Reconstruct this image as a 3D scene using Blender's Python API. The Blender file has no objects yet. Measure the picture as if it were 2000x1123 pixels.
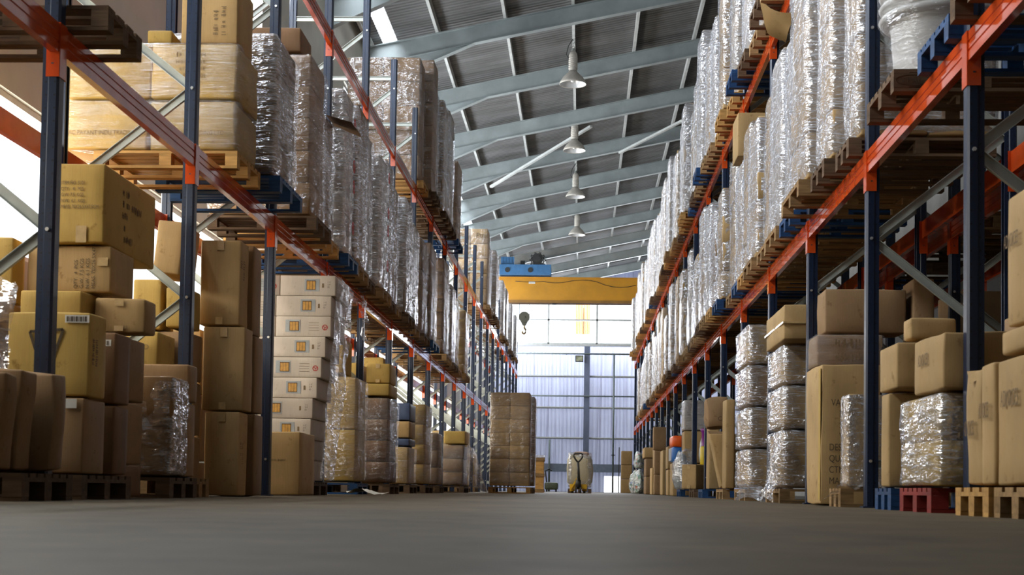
import bpy, bmesh, math, random
from mathutils import Vector, Matrix, noise

random.seed(11)
scn = bpy.context.scene
COL = scn.collection
R = math.radians

# ------------------------------------------------------------------ camera
cam_d = bpy.data.cameras.new('camera')
cam = bpy.data.objects.new('camera', cam_d)
COL.objects.link(cam)
scn.camera = cam
CAM_Z = 0.1012
PITCH, YAW, ROLL = 0.0439, -0.0499, 0.0153
fwd = Vector((math.sin(YAW) * math.cos(PITCH), math.cos(YAW) * math.cos(PITCH), math.sin(PITCH)))
rgt = Vector((math.cos(YAW), -math.sin(YAW), 0.0))
upv = rgt.cross(fwd)
r2 = rgt * math.cos(ROLL) + upv * math.sin(ROLL)
u2 = -rgt * math.sin(ROLL) + upv * math.cos(ROLL)
M = Matrix((r2, u2, -fwd)).transposed().to_4x4()
M.translation = Vector((0, 0, CAM_Z))
cam.matrix_world = M
cam_d.sensor_width = 36.0
cam_d.lens = 2750.0 * 36.0 / 2000.0
cam_d.shift_y = (834.1 - 561.5) / 2000.0
cam_d.clip_start = 0.02
cam_d.clip_end = 500
cam_d.dof.use_dof = True
cam_d.dof.focus_distance = 22.0
cam_d.dof.aperture_fstop = 5.6

# ------------------------------------------------------------------ world, lights, exposure
W = bpy.data.worlds.new('sky')
scn.world = W
W.use_nodes = True
bg = W.node_tree.nodes['Background']
bg.inputs[0].default_value = (0.93, 0.96, 1.0, 1)
bg.inputs[1].default_value = 2.6
vs = scn.view_settings
vs.view_transform = 'Standard'
vs.look = 'None'
vs.exposure = 0.0
vs.gamma = 1.0
vs.use_curve_mapping = False
cy = scn.cycles
cy.max_bounces = 7
cy.diffuse_bounces = 4
cy.glossy_bounces = 3
cy.transmission_bounces = 4
cy.transparent_max_bounces = 14
cy.caustics_reflective = False
cy.caustics_refractive = False
cy.sample_clamp_indirect = 6.0
cy.use_denoising = True


def area_light(name, loc, rot, sx, sy, power, color=(1, 1, 1)):
    d = bpy.data.lights.new(name, 'AREA')
    d.shape = 'RECTANGLE'
    d.size, d.size_y = sx, sy
    d.energy = power
    d.color = color
    o = bpy.data.objects.new(name, d)
    o.location = loc
    o.rotation_euler = rot
    COL.objects.link(o)
    return o


WALL_L, WALL_R, WALL_F, WALL_B = -5.2, 9.0, 75.0, -7.0
# daylight standing in the window openings (just outside the panes)
area_light('daylight_low_window', (WALL_L - 0.25, 30.5, 2.85), (0, R(-90), 0), 1.4, 51.0, 2350, (1.0, 0.91, 0.74))
area_light('daylight_eave_skylight', (-4.68, 34.0, 11.25), (0, R(-14), 0), 0.42, 80.0, 2800, (0.90, 0.95, 1.0))
area_light('daylight_high_window', (WALL_L - 0.25, 13.0, 8.0), (0, R(-90), 0), 1.5, 18.0, 2100, (0.92, 0.96, 1.0))
area_light('daylight_high_window_far', (WALL_L - 0.25, 52.3, 8.0), (0, R(-90), 0), 1.5, 45.4, 3000, (0.92, 0.96, 1.0))
area_light('daylight_end_window', (1.5, WALL_F + 2.2, 9.3), (R(-90), 0, 0), 15.0, 4.0, 5200, (0.93, 0.96, 1.0))

# ------------------------------------------------------------------ materials
MATS = {}


def nt(name):
    m = bpy.data.materials.new(name)
    m.use_nodes = True
    t = m.node_tree
    p = t.nodes['Principled BSDF']
    MATS[name] = m
    return m, t, p


def N(t, typ, **kw):
    n = t.nodes.new(typ)
    for k, v in kw.items():
        setattr(n, k, v)
    return n


def coords(t, scale=(1, 1, 1), rot=(0, 0, 0), kind='Object'):
    tc = N(t, 'ShaderNodeTexCoord')
    mp = N(t, 'ShaderNodeMapping')
    mp.inputs['Scale'].default_value = scale
    mp.inputs['Rotation'].default_value = rot
    t.links.new(tc.outputs[kind], mp.inputs['Vector'])
    return mp.outputs['Vector']


def noise_tex(t, vec, scale, detail=3.0, rough=0.55):
    n = N(t, 'ShaderNodeTexNoise')
    n.inputs['Scale'].default_value = scale
    n.inputs['Detail'].default_value = detail
    n.inputs['Roughness'].default_value = rough
    t.links.new(vec, n.inputs['Vector'])
    return n.outputs['Fac']


def ramp(t, fac, stops):
    r = N(t, 'ShaderNodeValToRGB')
    el = r.color_ramp.elements
    while len(el) > 1:
        el.remove(el[-1])
    for i, (p, c) in enumerate(stops):
        e = el[0] if i == 0 else el.new(p)
        e.position = p
        e.color = (c[0], c[1], c[2], 1) if hasattr(c, '__len__') else (c, c, c, 1)
    t.links.new(fac, r.inputs['Fac'])
    return r.outputs['Color']


def mul(t, a, b, fac=1.0, mode='MULTIPLY'):
    m = N(t, 'ShaderNodeMix', data_type='RGBA', blend_type=mode)
    m.inputs[0].default_value = fac
    for s, v in ((m.inputs[6], a), (m.inputs[7], b)):
        if hasattr(v, 'links'):
            t.links.new(v, s)
        else:
            s.default_value = (v[0], v[1], v[2], 1)
    return m.outputs[2]


def bump(t, h, p, strength=0.3, dist=0.01):
    b = N(t, 'ShaderNodeBump')
    b.inputs['Strength'].default_value = strength
    b.inputs['Distance'].default_value = dist
    t.links.new(h, b.inputs['Height'])
    t.links.new(b.outputs['Normal'], p.inputs['Normal'])


def rand_tint(t, lo, hi):
    oi = N(t, 'ShaderNodeObjectInfo')
    return ramp(t, oi.outputs['Random'], [(0, (lo, lo, lo)), (1, (hi, hi, hi))])


def simple(name, col, rough=0.5, metal=0.0, var=0.12, scale=6.0, bumpv=0.0, spec=0.5, tint=None, stretch=(1, 1, 1)):
    m, t, p = nt(name)
    v = coords(t, stretch)
    f = noise_tex(t, v, scale, 4)
    c = ramp(t, f, [(0.3, [x * (1 - var) for x in col]), (0.7, [min(1, x * (1 + var)) for x in col])])
    if tint:
        c = mul(t, c, rand_tint(t, *tint))
    t.links.new(c, p.inputs['Base Color'])
    p.inputs['Roughness'].default_value = rough
    p.inputs['Metallic'].default_value = metal
    p.inputs['Specular IOR Level'].default_value = spec
    if bumpv:
        bump(t, f, p, bumpv)
    return m


def kraft(name, col):
    m, t, p = nt(name)
    v = coords(t, (1, 1, 1))
    f = noise_tex(t, v, 3.0, 4)
    c = ramp(t, f, [(0.25, [x * 0.84 for x in col]), (0.75, [x * 1.1 for x in col])])
    f2 = noise_tex(t, coords(t, (60, 60, 1.5)), 3.0, 2)          # faint flute lines running up the board
    c = mul(t, c, ramp(t, f2, [(0.3, 0.9), (0.7, 1.0)]))
    f3 = noise_tex(t, coords(t, (1, 1, 1)), 9.0, 5, 0.7)         # scuffs and stains
    c = mul(t, c, ramp(t, f3, [(0.28, (0.62, 0.55, 0.45)), (0.4, (1, 1, 1))]))
    c = mul(t, c, rand_tint(t, 0.82, 1.1))
    t.links.new(c, p.inputs['Base Color'])
    p.inputs['Roughness'].default_value = 0.72
    p.inputs['Specular IOR Level'].default_value = 0.25
    bump(t, f, p, 0.15, 0.01)
    return m


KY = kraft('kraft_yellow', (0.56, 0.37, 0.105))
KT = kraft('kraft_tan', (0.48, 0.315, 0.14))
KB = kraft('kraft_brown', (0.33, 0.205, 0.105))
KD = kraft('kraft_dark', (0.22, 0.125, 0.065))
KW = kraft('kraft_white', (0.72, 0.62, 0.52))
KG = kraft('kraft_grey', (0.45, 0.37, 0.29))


def film(name, lo, hi, g0, g1, painted_glint, fine=1.0, col=(0.80, 0.81, 0.87), rough=0.13, bumps=1.0, dirs=((0.06, 0.05, 0), (-0.11, -0.09, 0))):
    """stretch film: thin, glossy, drawn into long fine pleats, with highlight streaks painted on as pale lines; more of it where layers overlap"""
    m, t, p = nt(name)
    def pleats(fine, length, ang):
        tc = N(t, 'ShaderNodeTexCoord')
        mp = N(t, 'ShaderNodeMapping', vector_type='TEXTURE')
        mp.inputs['Scale'].default_value = (length, length, 1.0 / fine)
        mp.inputs['Rotation'].default_value = ang
        t.links.new(tc.outputs['Object'], mp.inputs['Vector'])
        return noise_tex(t, mp.outputs['Vector'], 1.0, 3, 0.6)
    a = pleats(170 * fine, 0.20, dirs[0])
    b = pleats(110 * fine, 0.28, dirs[1])
    c1 = pleats(30 * max(fine, 0.4), 0.30, dirs[0])
    c2 = pleats(22 * max(fine, 0.4), 0.22, dirs[1])
    big = noise_tex(t, coords(t, (1, 1, 1)), 3.2, 3)
    add = N(t, 'ShaderNodeMath', operation='ADD')
    t.links.new(c1, add.inputs[0])
    t.links.new(c2, add.inputs[1])
    add2 = N(t, 'ShaderNodeMath', operation='MULTIPLY_ADD')
    t.links.new(big, add2.inputs[0])
    add2.inputs[1].default_value = 1.4
    t.links.new(add.outputs[0], add2.inputs[2])
    bump(t, add2.outputs[0], p, bumps, 0.06)
    def rng(a0, a1):
        mr = N(t, 'ShaderNodeMapRange')
        t.links.new(add2.outputs[0], mr.inputs['Value'])
        mr.inputs['From Min'].default_value = 1.45
        mr.inputs['From Max'].default_value = 2.0
        mr.inputs['To Min'].default_value = a0
        mr.inputs['To Max'].default_value = a1
        return mr.outputs[0]
    nrm = p.inputs['Normal'].links[0].from_socket
    t.nodes.remove(p)
    tp = N(t, 'ShaderNodeBsdfTransparent')
    tp.inputs[0].default_value = (0.97, 0.97, 0.98, 1)
    df = N(t, 'ShaderNodeBsdfDiffuse')
    df.inputs[0].default_value = (*col, 1)
    hz = N(t, 'ShaderNodeMixShader')
    def lines(src, p0, p1, amt):
        mr = N(t, 'ShaderNodeMapRange')
        t.links.new(src, mr.inputs['Value'])
        mr.inputs['From Min'].default_value = p0
        mr.inputs['From Max'].default_value = p1
        mr.inputs['To Max'].default_value = amt
        return mr.outputs[0]
    st = N(t, 'ShaderNodeMath', operation='ADD')
    t.links.new(lines(a, 0.56, 0.68, painted_glint), st.inputs[0])  # pleat lines whitened in the diffuse colour to stand for sharp highlights
    t.links.new(lines(b, 0.58, 0.70, painted_glint), st.inputs[1])
    st2 = N(t, 'ShaderNodeMath', operation='ADD', use_clamp=True)
    t.links.new(st.outputs[0], st2.inputs[0])
    t.links.new(rng(lo, hi), st2.inputs[1])
    t.links.new(st2.outputs[0], hz.inputs[0])
    t.links.new(tp.outputs[0], hz.inputs[1])
    t.links.new(df.outputs[0], hz.inputs[2])
    gl = N(t, 'ShaderNodeBsdfGlossy')
    gl.inputs['Roughness'].default_value = rough
    gl.inputs[0].default_value = (0.95, 0.96, 1.0, 1)
    t.links.new(nrm, gl.inputs['Normal'])
    fm = N(t, 'ShaderNodeMixShader')
    t.links.new(rng(g0, g1), fm.inputs[0])
    t.links.new(hz.outputs[0], fm.inputs[1])
    t.links.new(gl.outputs[0], fm.inputs[2])
    t.links.new(fm.outputs[0], t.nodes['Material Output'].inputs[0])
    return m


FC = film('film_clear', 0.01, 0.09, 0.05, 0.20, 0.20)
FS = film('film_silver', 0.03, 0.22, 0.14, 0.52, 0.60)
FH = film('film_heavy', 0.13, 0.42, 0.15, 0.48, 0.70)
FL = film('film_loose', 0.03, 0.24, 0.12, 0.48, 0.50, 0.22, rough=0.10, bumps=0.55)
FB = film('film_bundle', 0.02, 0.20, 0.12, 0.48, 0.55, 0.25, rough=0.11, bumps=0.6)

# navy upright paint with rows of punched holes
m_, t_, p_ = nt('paint_navy')
NAVY = m_
tc = N(t_, 'ShaderNodeTexCoord')
sp = N(t_, 'ShaderNodeSeparateXYZ')
t_.links.new(tc.outputs['Object'], sp.inputs[0])


def mth(t, op, a, b=None):
    n = N(t, 'ShaderNodeMath', operation=op)
    for i, v in enumerate((a, b)):
        if v is None:
            continue
        if hasattr(v, 'links'):
            t.links.new(v, n.inputs[i])
        else:
            n.inputs[i].default_value = v
    return n.outputs[0]


fz = mth(t_, 'MULTIPLY', mth(t_, 'SUBTRACT', mth(t_, 'FRACT', mth(t_, 'DIVIDE', sp.outputs[2], 0.075)), 0.5), 0.075)
fz2 = mth(t_, 'MULTIPLY', fz, fz)
holes = None
for ax, cc in ((0, -0.030), (0, 0.022), (1, -0.025), (1, 0.025)):
    dx = mth(t_, 'SUBTRACT', sp.outputs[ax], cc)
    d = mth(t_, 'ADD', mth(t_, 'MULTIPLY', dx, dx), fz2)
    h = mth(t_, 'LESS_THAN', d, 0.0055 ** 2)
    holes = h if holes is None else mth(t_, 'MAXIMUM', holes, h)
nv = ramp(t_, noise_tex(t_, coords(t_, (1, 1, 0.3)), 14, 4), [(0.3, (0.005, 0.014, 0.040)), (0.75, (0.009, 0.022, 0.058))])
mx = N(t_, 'ShaderNodeMix', data_type='RGBA')
t_.links.new(holes, mx.inputs[0])
t_.links.new(nv, mx.inputs[6])
mx.inputs[7].default_value = (0.003, 0.004, 0.008, 1)
t_.links.new(mx.outputs[2], p_.inputs['Base Color'])
p_.inputs['Roughness'].default_value = 0.38

ORANGE = simple('paint_orange', (0.55, 0.068, 0.012), 0.10, 0, 0.14, 5, 0, 0.6)
GALV = simple('galvanized', (0.44, 0.47, 0.44), 0.45, 0.25, 0.12, 8)
BOLT = simple('bolt_steel', (0.7, 0.72, 0.72), 0.3, 0.8)
WOOD = simple('pallet_wood', (0.30, 0.185, 0.085), 0.8, 0, 0.3, 4, 0.2, 0.2, (0.7, 1.15), (1, 6, 6))
WOODO = simple('pallet_wood_fresh', (0.48, 0.27, 0.09), 0.75, 0, 0.25, 4, 0.2, 0.2, (0.85, 1.1), (1, 6, 6))
WOODD = simple('pallet_wood_dark', (0.12, 0.075, 0.045), 0.85, 0, 0.35, 4, 0.2, 0.2, (0.8, 1.2), (1, 6, 6))
PBLUE = simple('pallet_blue', (0.012, 0.055, 0.16), 0.6, 0, 0.35, 5, 0.15, 0.3, (0.75, 1.15), (1, 4, 4))
PRED = simple('pallet_red', (0.22, 0.02, 0.016), 0.6, 0, 0.3, 5, 0.15, 0.3)
INK = simple('stencil_ink', (0.085, 0.058, 0.032), 0.8, 0, 0.25, 40)
INKF = simple('faded_ink', (0.20, 0.13, 0.065), 0.8, 0, 0.25, 40)
KDARKI = simple('brown_ink', (0.13, 0.075, 0.04), 0.8, 0, 0.2, 40)
INKR = simple('red_ink', (0.55, 0.07, 0.06), 0.7, 0, 0.2, 30)
LABELW = simple('label_paper', (0.72, 0.71, 0.68), 0.6, 0, 0.05)
PANELB = simple('print_blue_grey', (0.40, 0.42, 0.43), 0.5, 0, 0.15, 10)
PICT = simple('print_orange', (0.62, 0.32, 0.06), 0.5, 0, 0.2, 30)
PICD = simple('print_dark', (0.11, 0.055, 0.03), 0.5, 0, 0.2, 30)
TAPE = simple('packing_tape', (0.52, 0.36, 0.17), 0.2, 0, 0.15, 20, 0.1, 0.7)
STEELG = simple('rafter_paint', (0.40, 0.45, 0.46), 0.55, 0.1, 0.16, 1.6, 0, 0.4, None, (1, 1, 1))
PURL = simple('purlin_paint', (0.62, 0.64, 0.63), 0.6, 0.1, 0.12, 3)
CRY = simple('crane_yellow', (0.55, 0.25, 0.012), 0.42, 0, 0.10, 2)
CRB = simple('crane_blue', (0.05, 0.17, 0.36), 0.5, 0, 0.15, 5)
DARK = simple('dark_metal', (0.035, 0.035, 0.034), 0.5, 0.2, 0.2, 10)
LAMPW = simple('lamp_enamel', (0.58, 0.54, 0.48), 0.5, 0.1, 0.12, 8)
LAMPI = simple('lamp_inside', (0.82, 0.84, 0.86), 0.25, 0.3, 0.05)
GLASSB = simple('bulb_glass', (0.9, 0.9, 0.88), 0.1, 0, 0.02)
TUBW = simple('tub_white', (0.62, 0.61, 0.58), 0.35, 0, 0.06, 6)
BAGG = simple('bag_grey', (0.48, 0.50, 0.50), 0.35, 0, 0.12, 4, 0.3, 0.5)
BAGD = simple('bag_slate', (0.25, 0.30, 0.31), 0.3, 0, 0.15, 4, 0.3, 0.5)
BAGO = simple('bag_orange', (0.85, 0.12, 0.01), 0.4, 0, 0.1, 6, 0.1)
BAGB = simple('bag_blue', (0.02, 0.15, 0.50), 0.4, 0, 0.1, 6, 0.1)
PURPLE = simple('plastic_purple', (0.20, 0.02, 0.20), 0.35, 0, 0.1, 6)
YELLOW = simple('plastic_yellow', (0.62, 0.44, 0.01), 0.4, 0, 0.1, 6)
RUBBER = simple('rubber', (0.02, 0.02, 0.02), 0.7)
BLUEC = simple('crate_blue_grey', (0.06, 0.085, 0.17), 0.5, 0, 0.15, 5)
PIPE = simple('pipe_paint', (0.20, 0.24, 0.24), 0.5, 0.1, 0.1)
WALLG = simple('wall_cladding', (0.36, 0.34, 0.28), 0.6, 0, 0.12, 1.2)
WALLD = simple('wall_block', (0.26, 0.25, 0.23), 0.8, 0, 0.15, 1.2)
FRAMEW = simple('window_frame_paint', (0.55, 0.56, 0.55), 0.5)

# concrete floor
m_, t_, p_ = nt('concrete_floor')
FLOORM = m_
v = coords(t_)
f1 = noise_tex(t_, v, 0.55, 6, 0.6)
f2 = noise_tex(t_, v, 4.5, 6, 0.65)
c = ramp(t_, f1, [(0.3, (0.078, 0.059, 0.034)), (0.7, (0.150, 0.116, 0.070))])
c = mul(t_, c, ramp(t_, f2, [(0.32, (0.62, 0.6, 0.58)), (0.6, (1, 1, 1))]))
t_.links.new(c, p_.inputs['Base Color'])
p_.inputs['Roughness'].default_value = 0.62
p_.inputs['Specular IOR Level'].default_value = 0.3
bump(t_, f2, p_, 0.35, 0.01)

# fibre-cement roof sheet, stained along the slope
m_, t_, p_ = nt('roof_sheet')
ROOFM = m_
f1 = noise_tex(t_, coords(t_, (0.5, 1.6, 1)), 1.0, 5, 0.6)
f2 = noise_tex(t_, coords(t_, (0.25, 9, 1)), 1.0, 3, 0.6)
c = ramp(t_, f1, [(0.3, (0.13, 0.13, 0.125)), (0.72, (0.24, 0.24, 0.245))])
c = mul(t_, c, ramp(t_, f2, [(0.3, 0.85), (0.65, 1.05)]))
t_.links.new(c, p_.inputs['Base Color'])
p_.inputs['Roughness'].default_value = 0.7

# translucent ribbed wall sheet with rain streaks
m_, t_, p_ = nt('end_wall_sheet')
ENDM = m_
f1 = noise_tex(t_, coords(t_, (7, 1, 0.12)), 1.0, 4, 0.65)
f2 = noise_tex(t_, coords(t_, (1, 1, 1)), 0.8, 4)
c = ramp(t_, f1, [(0.3, (0.26, 0.26, 0.36)), (0.46, (0.47, 0.50, 0.66)), (0.75, (0.58, 0.63, 0.78))])
c = mul(t_, c, ramp(t_, f2, [(0.3, 0.85), (0.7, 1.0)]))
t_.links.new(c, p_.inputs['Base Color'])
p_.inputs['Roughness'].default_value = 0.5
tr = N(t_, 'ShaderNodeBsdfTranslucent')
t_.links.new(c, tr.inputs[0])
ms = N(t_, 'ShaderNodeMixShader')
ms.inputs[0].default_value = 0.15
out = t_.nodes['Material Output']
t_.links.new(p_.outputs[0], ms.inputs[1])
t_.links.new(tr.outputs[0], ms.inputs[2])
t_.links.new(ms.outputs[0], out.inputs[0])

# clear window pane
m_, t_, p_ = nt('window_pane')
PANE = m_
tp = N(t_, 'ShaderNodeBsdfTransparent')
tp.inputs[0].default_value = (0.93, 0.95, 0.96, 1)
gl = N(t_, 'ShaderNodeBsdfGlossy')
gl.inputs['Roughness'].default_value = 0.05
ms = N(t_, 'ShaderNodeMixShader')
ms.inputs[0].default_value = 0.06
t_.links.new(tp.outputs[0], ms.inputs[1])
t_.links.new(gl.outputs[0], ms.inputs[2])
t_.links.new(ms.outputs[0], t_.nodes['Material Output'].inputs[0])

# amber slatted sheet standing outside the end window
m_, t_, p_ = nt('amber_sheet')
AMBER = m_
tl = N(t_, 'ShaderNodeBsdfTranslucent')
tl.inputs[0].default_value = (0.80, 0.42, 0.07, 1)
p_.inputs['Base Color'].default_value = (0.75, 0.42, 0.10, 1)
ms = N(t_, 'ShaderNodeMixShader')
ms.inputs[0].default_value = 0.35
t_.links.new(p_.outputs[0], ms.inputs[1])
t_.links.new(tl.outputs[0], ms.inputs[2])
t_.links.new(ms.outputs[0], t_.nodes['Material Output'].inputs[0])

# ------------------------------------------------------------------ mesh builder


class MB:
    def __init__(self):
        self.v, self.f, self.s = [], [], []

    def add(self, verts, faces, smooth=False):
        o = len(self.v)
        self.v += [tuple(p) for p in verts]
        self.f += [tuple(i + o for i in f) for f in faces]
        self.s += [smooth] * len(faces)
        return self

    def box(self, x0, x1, y0, y1, z0, z1):
        return self.add([(x0, y0, z0), (x1, y0, z0), (x1, y1, z0), (x0, y1, z0), (x0, y0, z1), (x1, y0, z1), (x1, y1, z1), (x0, y1, z1)],
                        [(0, 3, 2, 1), (4, 5, 6, 7), (0, 1, 5, 4), (1, 2, 6, 5), (2, 3, 7, 6), (3, 0, 4, 7)])

    def bar(self, a, b, w, h, up=(0, 0, 1)):
        """rectangular bar from a to b, w across and h along up"""
        a, b = Vector(a), Vector(b)
        d = (b - a).normalized()
        u = Vector(up)
        s = d.cross(u).normalized()
        u = s.cross(d).normalized()
        vs_ = []
        for p in (a, b):
            for i, j in ((-1, -1), (1, -1), (1, 1), (-1, 1)):
                vs_.append(p + s * (w / 2 * i) + u * (h / 2 * j))
        return self.add(vs_, [(0, 3, 2, 1), (4, 5, 6, 7), (0, 1, 5, 4), (1, 2, 6, 5), (2, 3, 7, 6), (3, 0, 4, 7)])

    def prism(self, poly, z0, z1, axis='z'):
        """extrude a closed outline; axis z: poly in xy, y: poly in xz, x: poly in yz"""
        n = len(poly)

        def P(p, k):
            return {'z': (p[0], p[1], k), 'y': (p[0], k, p[1]), 'x': (k, p[0], p[1])}[axis]
        vs_ = [P(p, z0) for p in poly] + [P(p, z1) for p in poly]
        fs = [tuple(range(n - 1, -1, -1)), tuple(range(n, 2 * n))]
        fs += [(i, (i + 1) % n, n + (i + 1) % n, n + i) for i in range(n)]
        return self.add(vs_, fs)

    def lathe(self, prof, seg=24, c=(0, 0, 0), smooth=True):
        n = len(prof)
        vs_ = []
        for k in range(seg):
            a = 2 * math.pi * k / seg
            for r, z in prof:
                vs_.append((c[0] + r * math.cos(a), c[1] + r * math.sin(a), c[2] + z))
        fs = []
        for k in range(seg):
            k2 = (k + 1) % seg
            for i in range(n - 1):
                fs.append((k * n + i, k2 * n + i, k2 * n + i + 1, k * n + i + 1))
        return self.add(vs_, fs, smooth)

    def tube(self, pts, r, seg=8):
        pts = [Vector(p) for p in pts]
        vs_ = []
        for i, p in enumerate(pts):
            d = (pts[min(i + 1, len(pts) - 1)] - pts[max(i - 1, 0)]).normalized()
            a = d.orthogonal().normalized()
            if abs(d.z) < 0.99:
                a = d.cross(Vector((0, 0, 1))).normalized()
            else:
                a = d.cross(Vector((0, 1, 0))).normalized()
            b = d.cross(a)
            for k in range(seg):
                t = 2 * math.pi * k / seg
                vs_.append(p + a * (r * math.cos(t)) + b * (r * math.sin(t)))
        fs = []
        for i in range(len(pts) - 1):
            for k in range(seg):
                k2 = (k + 1) % seg
                fs.append((i * seg + k, i * seg + k2, (i + 1) * seg + k2, (i + 1) * seg + k))
        fs.append(tuple(range(seg - 1, -1, -1)))
        fs.append(tuple((len(pts) - 1) * seg + k for k in range(seg)))
        return self.add(vs_, fs, True)

    def mesh(self, name, mat):
        me = bpy.data.meshes.new(name)
        me.from_pydata(self.v, [], self.f)
        me.polygons.foreach_set('use_smooth', self.s)
        bm = bmesh.new()
        bm.from_mesh(me)
        bmesh.ops.recalc_face_normals(bm, faces=bm.faces)
        bm.to_mesh(me)
        bm.free()
        me.materials.append(mat)
        me.update()
        return me

    def build(self, name, mat, parent=None):
        return place(name, self.mesh(name, mat), parent)


def place(name, me, parent=None, loc=None, scale=None, rot=None):
    o = bpy.data.objects.new(name, me)
    COL.objects.link(o)
    if parent is not None:
        o.parent = parent
    if loc is not None:
        o.location = loc
    if scale is not None:
        o.scale = scale
    if rot is not None:
        o.rotation_euler = rot
    return o


USED = set()


def tag(o, label, cat, group=None, kind=None):
    o['label'] = label
    o['category'] = cat
    if group:
        o['group'] = group
    o['kind'] = kind or 'thing'
    return o


def thing(name, loc, label, cat, group=None, rotz=0.0):
    o = place(name, None, None, loc)
    o.rotation_euler.z = rotz
    return tag(o, label, cat, group)


def struct(name, mb, mat):
    o = mb.build(name, mat)
    o['kind'] = 'structure'
    return o


def dup(root, loc, label, group=None):
    r = root.copy()
    COL.objects.link(r)
    r.location = loc
    r['label'] = label
    if group:
        r['group'] = group
    for ch in list(root.children):
        c = ch.copy()
        COL.objects.link(c)
        c.parent = r
        for g in list(ch.children):
            d = g.copy()
            COL.objects.link(d)
            d.parent = c
    return r


ORD = ['zeroth', 'first', 'second', 'third', 'fourth', 'fifth', 'sixth', 'seventh', 'eighth', 'ninth', 'tenth', 'eleventh', 'twelfth',
       'thirteenth', 'fourteenth', 'fifteenth', 'sixteenth', 'seventeenth', 'eighteenth', 'nineteenth', 'twentieth', 'twenty-first',
       'twenty-second', 'twenty-third', 'twenty-fourth', 'twenty-fifth', 'twenty-sixth', 'twenty-seventh', 'twenty-eighth', 'twenty-ninth',
       'thirtieth', 'thirty-first', 'thirty-second', 'thirty-third', 'thirty-fourth', 'thirty-fifth', 'thirty-sixth', 'thirty-seventh',
       'thirty-eighth', 'thirty-ninth', 'fortieth', 'forty-first', 'forty-second', 'forty-third', 'forty-fourth', 'forty-fifth',
       'forty-sixth', 'forty-seventh', 'forty-eighth', 'forty-ninth', 'fiftieth']


def rounded_box(hx, hy, hz, r=0.012, n=4, bulge=0.006, crumple=0.004, seed=0, warp=None):
    """carton-like box centred on the origin: rounded arrises, slightly swollen and dented faces"""
    def grid(h):
        inner = [-h + r + (2 * h - 2 * r) * i / n for i in range(n + 1)]
        return [-h] + inner + [h]
    gx, gy, gz = grid(hx), grid(hy), grid(hz)
    idx, vs_, fs = {}, [], []
    off = Vector((seed * 7.31, seed * 3.17, seed * 1.73))

    def vert(p):
        k = (round(p[0], 5), round(p[1], 5), round(p[2], 5))
        if k in idx:
            return idx[k]
        P = Vector(p)
        Q = Vector((max(-hx + r, min(hx - r, P.x)), max(-hy + r, min(hy - r, P.y)), max(-hz + r, min(hz - r, P.z))))
        d = P - Q
        nn = d.normalized() if d.length > 1e-9 else Vector((0, 0, 1))
        X = Q + nn * r
        u, v_, w = P.x / hx, P.y / hy, P.z / hz
        ax = max(range(3), key=lambda i: abs((u, v_, w)[i]))
        o2 = [(1 - t * t) for i, t in enumerate((u, v_, w)) if i != ax]
        X = X + nn * (bulge * max(0, o2[0]) * max(0, o2[1]))
        X = X + noise.noise_vector(P * 3.1 + off) * crumple
        if warp:
            X = warp(X)
        idx[k] = len(vs_)
        vs_.append(tuple(X))
        return idx[k]

    def face(a, b, mk):
        for i in range(len(a) - 1):
            for j in range(len(b) - 1):
                fs.append(tuple(vert(mk(*q)) for q in ((a[i], b[j]), (a[i + 1], b[j]), (a[i + 1], b[j + 1]), (a[i], b[j + 1]))))
    for s in (-1, 1):
        face(gx, gy, lambda a, b, s=s: (a, b, s * hz))
        face(gx, gz, lambda a, b, s=s: (a, s * hy, b))
        face(gy, gz, lambda a, b, s=s: (s * hx, a, b))
    mb = MB()
    mb.add(vs_, fs, True)
    return mb


# ------------------------------------------------------------------ setting
mb = MB()
mb.add([(WALL_L, WALL_B, 0), (WALL_R, WALL_B, 0), (WALL_R, WALL_F, 0), (WALL_L, WALL_F, 0)], [(0, 1, 2, 3)])
mb.add([(WALL_L, WALL_B, -0.2), (WALL_R, WALL_B, -0.2), (WALL_R, WALL_F, -0.2), (WALL_L, WALL_F, -0.2)], [(0, 3, 2, 1)])
struct('floor', mb, FLOORM)

SLOPE = 0.206


def roof_z(x):                                     # underside of the rafters
    return 10.94 + SLOPE * x


SHEET = 0.62                                       # the sheet lies on the purlins above the rafters
prof = []
y = WALL_B
while y < WALL_F + 0.01:
    for dy, dz in ((0, 0), (0.06, 0.0), (0.085, 0.02), (0.145, 0.02), (0.17, 0)):
        prof.append((y + dy, dz))
    y += 0.17
mb = MB()
SK0, SK1 = -4.82, -4.48                              # clear sheets between these
for xa, xb in ((WALL_L - 0.3, SK0), (SK1, WALL_R)):
    vs_, fs = [], []
    for (yy, dz) in prof:
        for x in (xa, xb):
            vs_.append((x, yy, roof_z(x) + SHEET + dz))
    for i in range(len(prof) - 1):
        fs.append((2 * i, 2 * i + 1, 2 * i + 3, 2 * i + 2))
    mb.add(vs_, fs)
struct('ceiling', mb, ROOFM)

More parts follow.
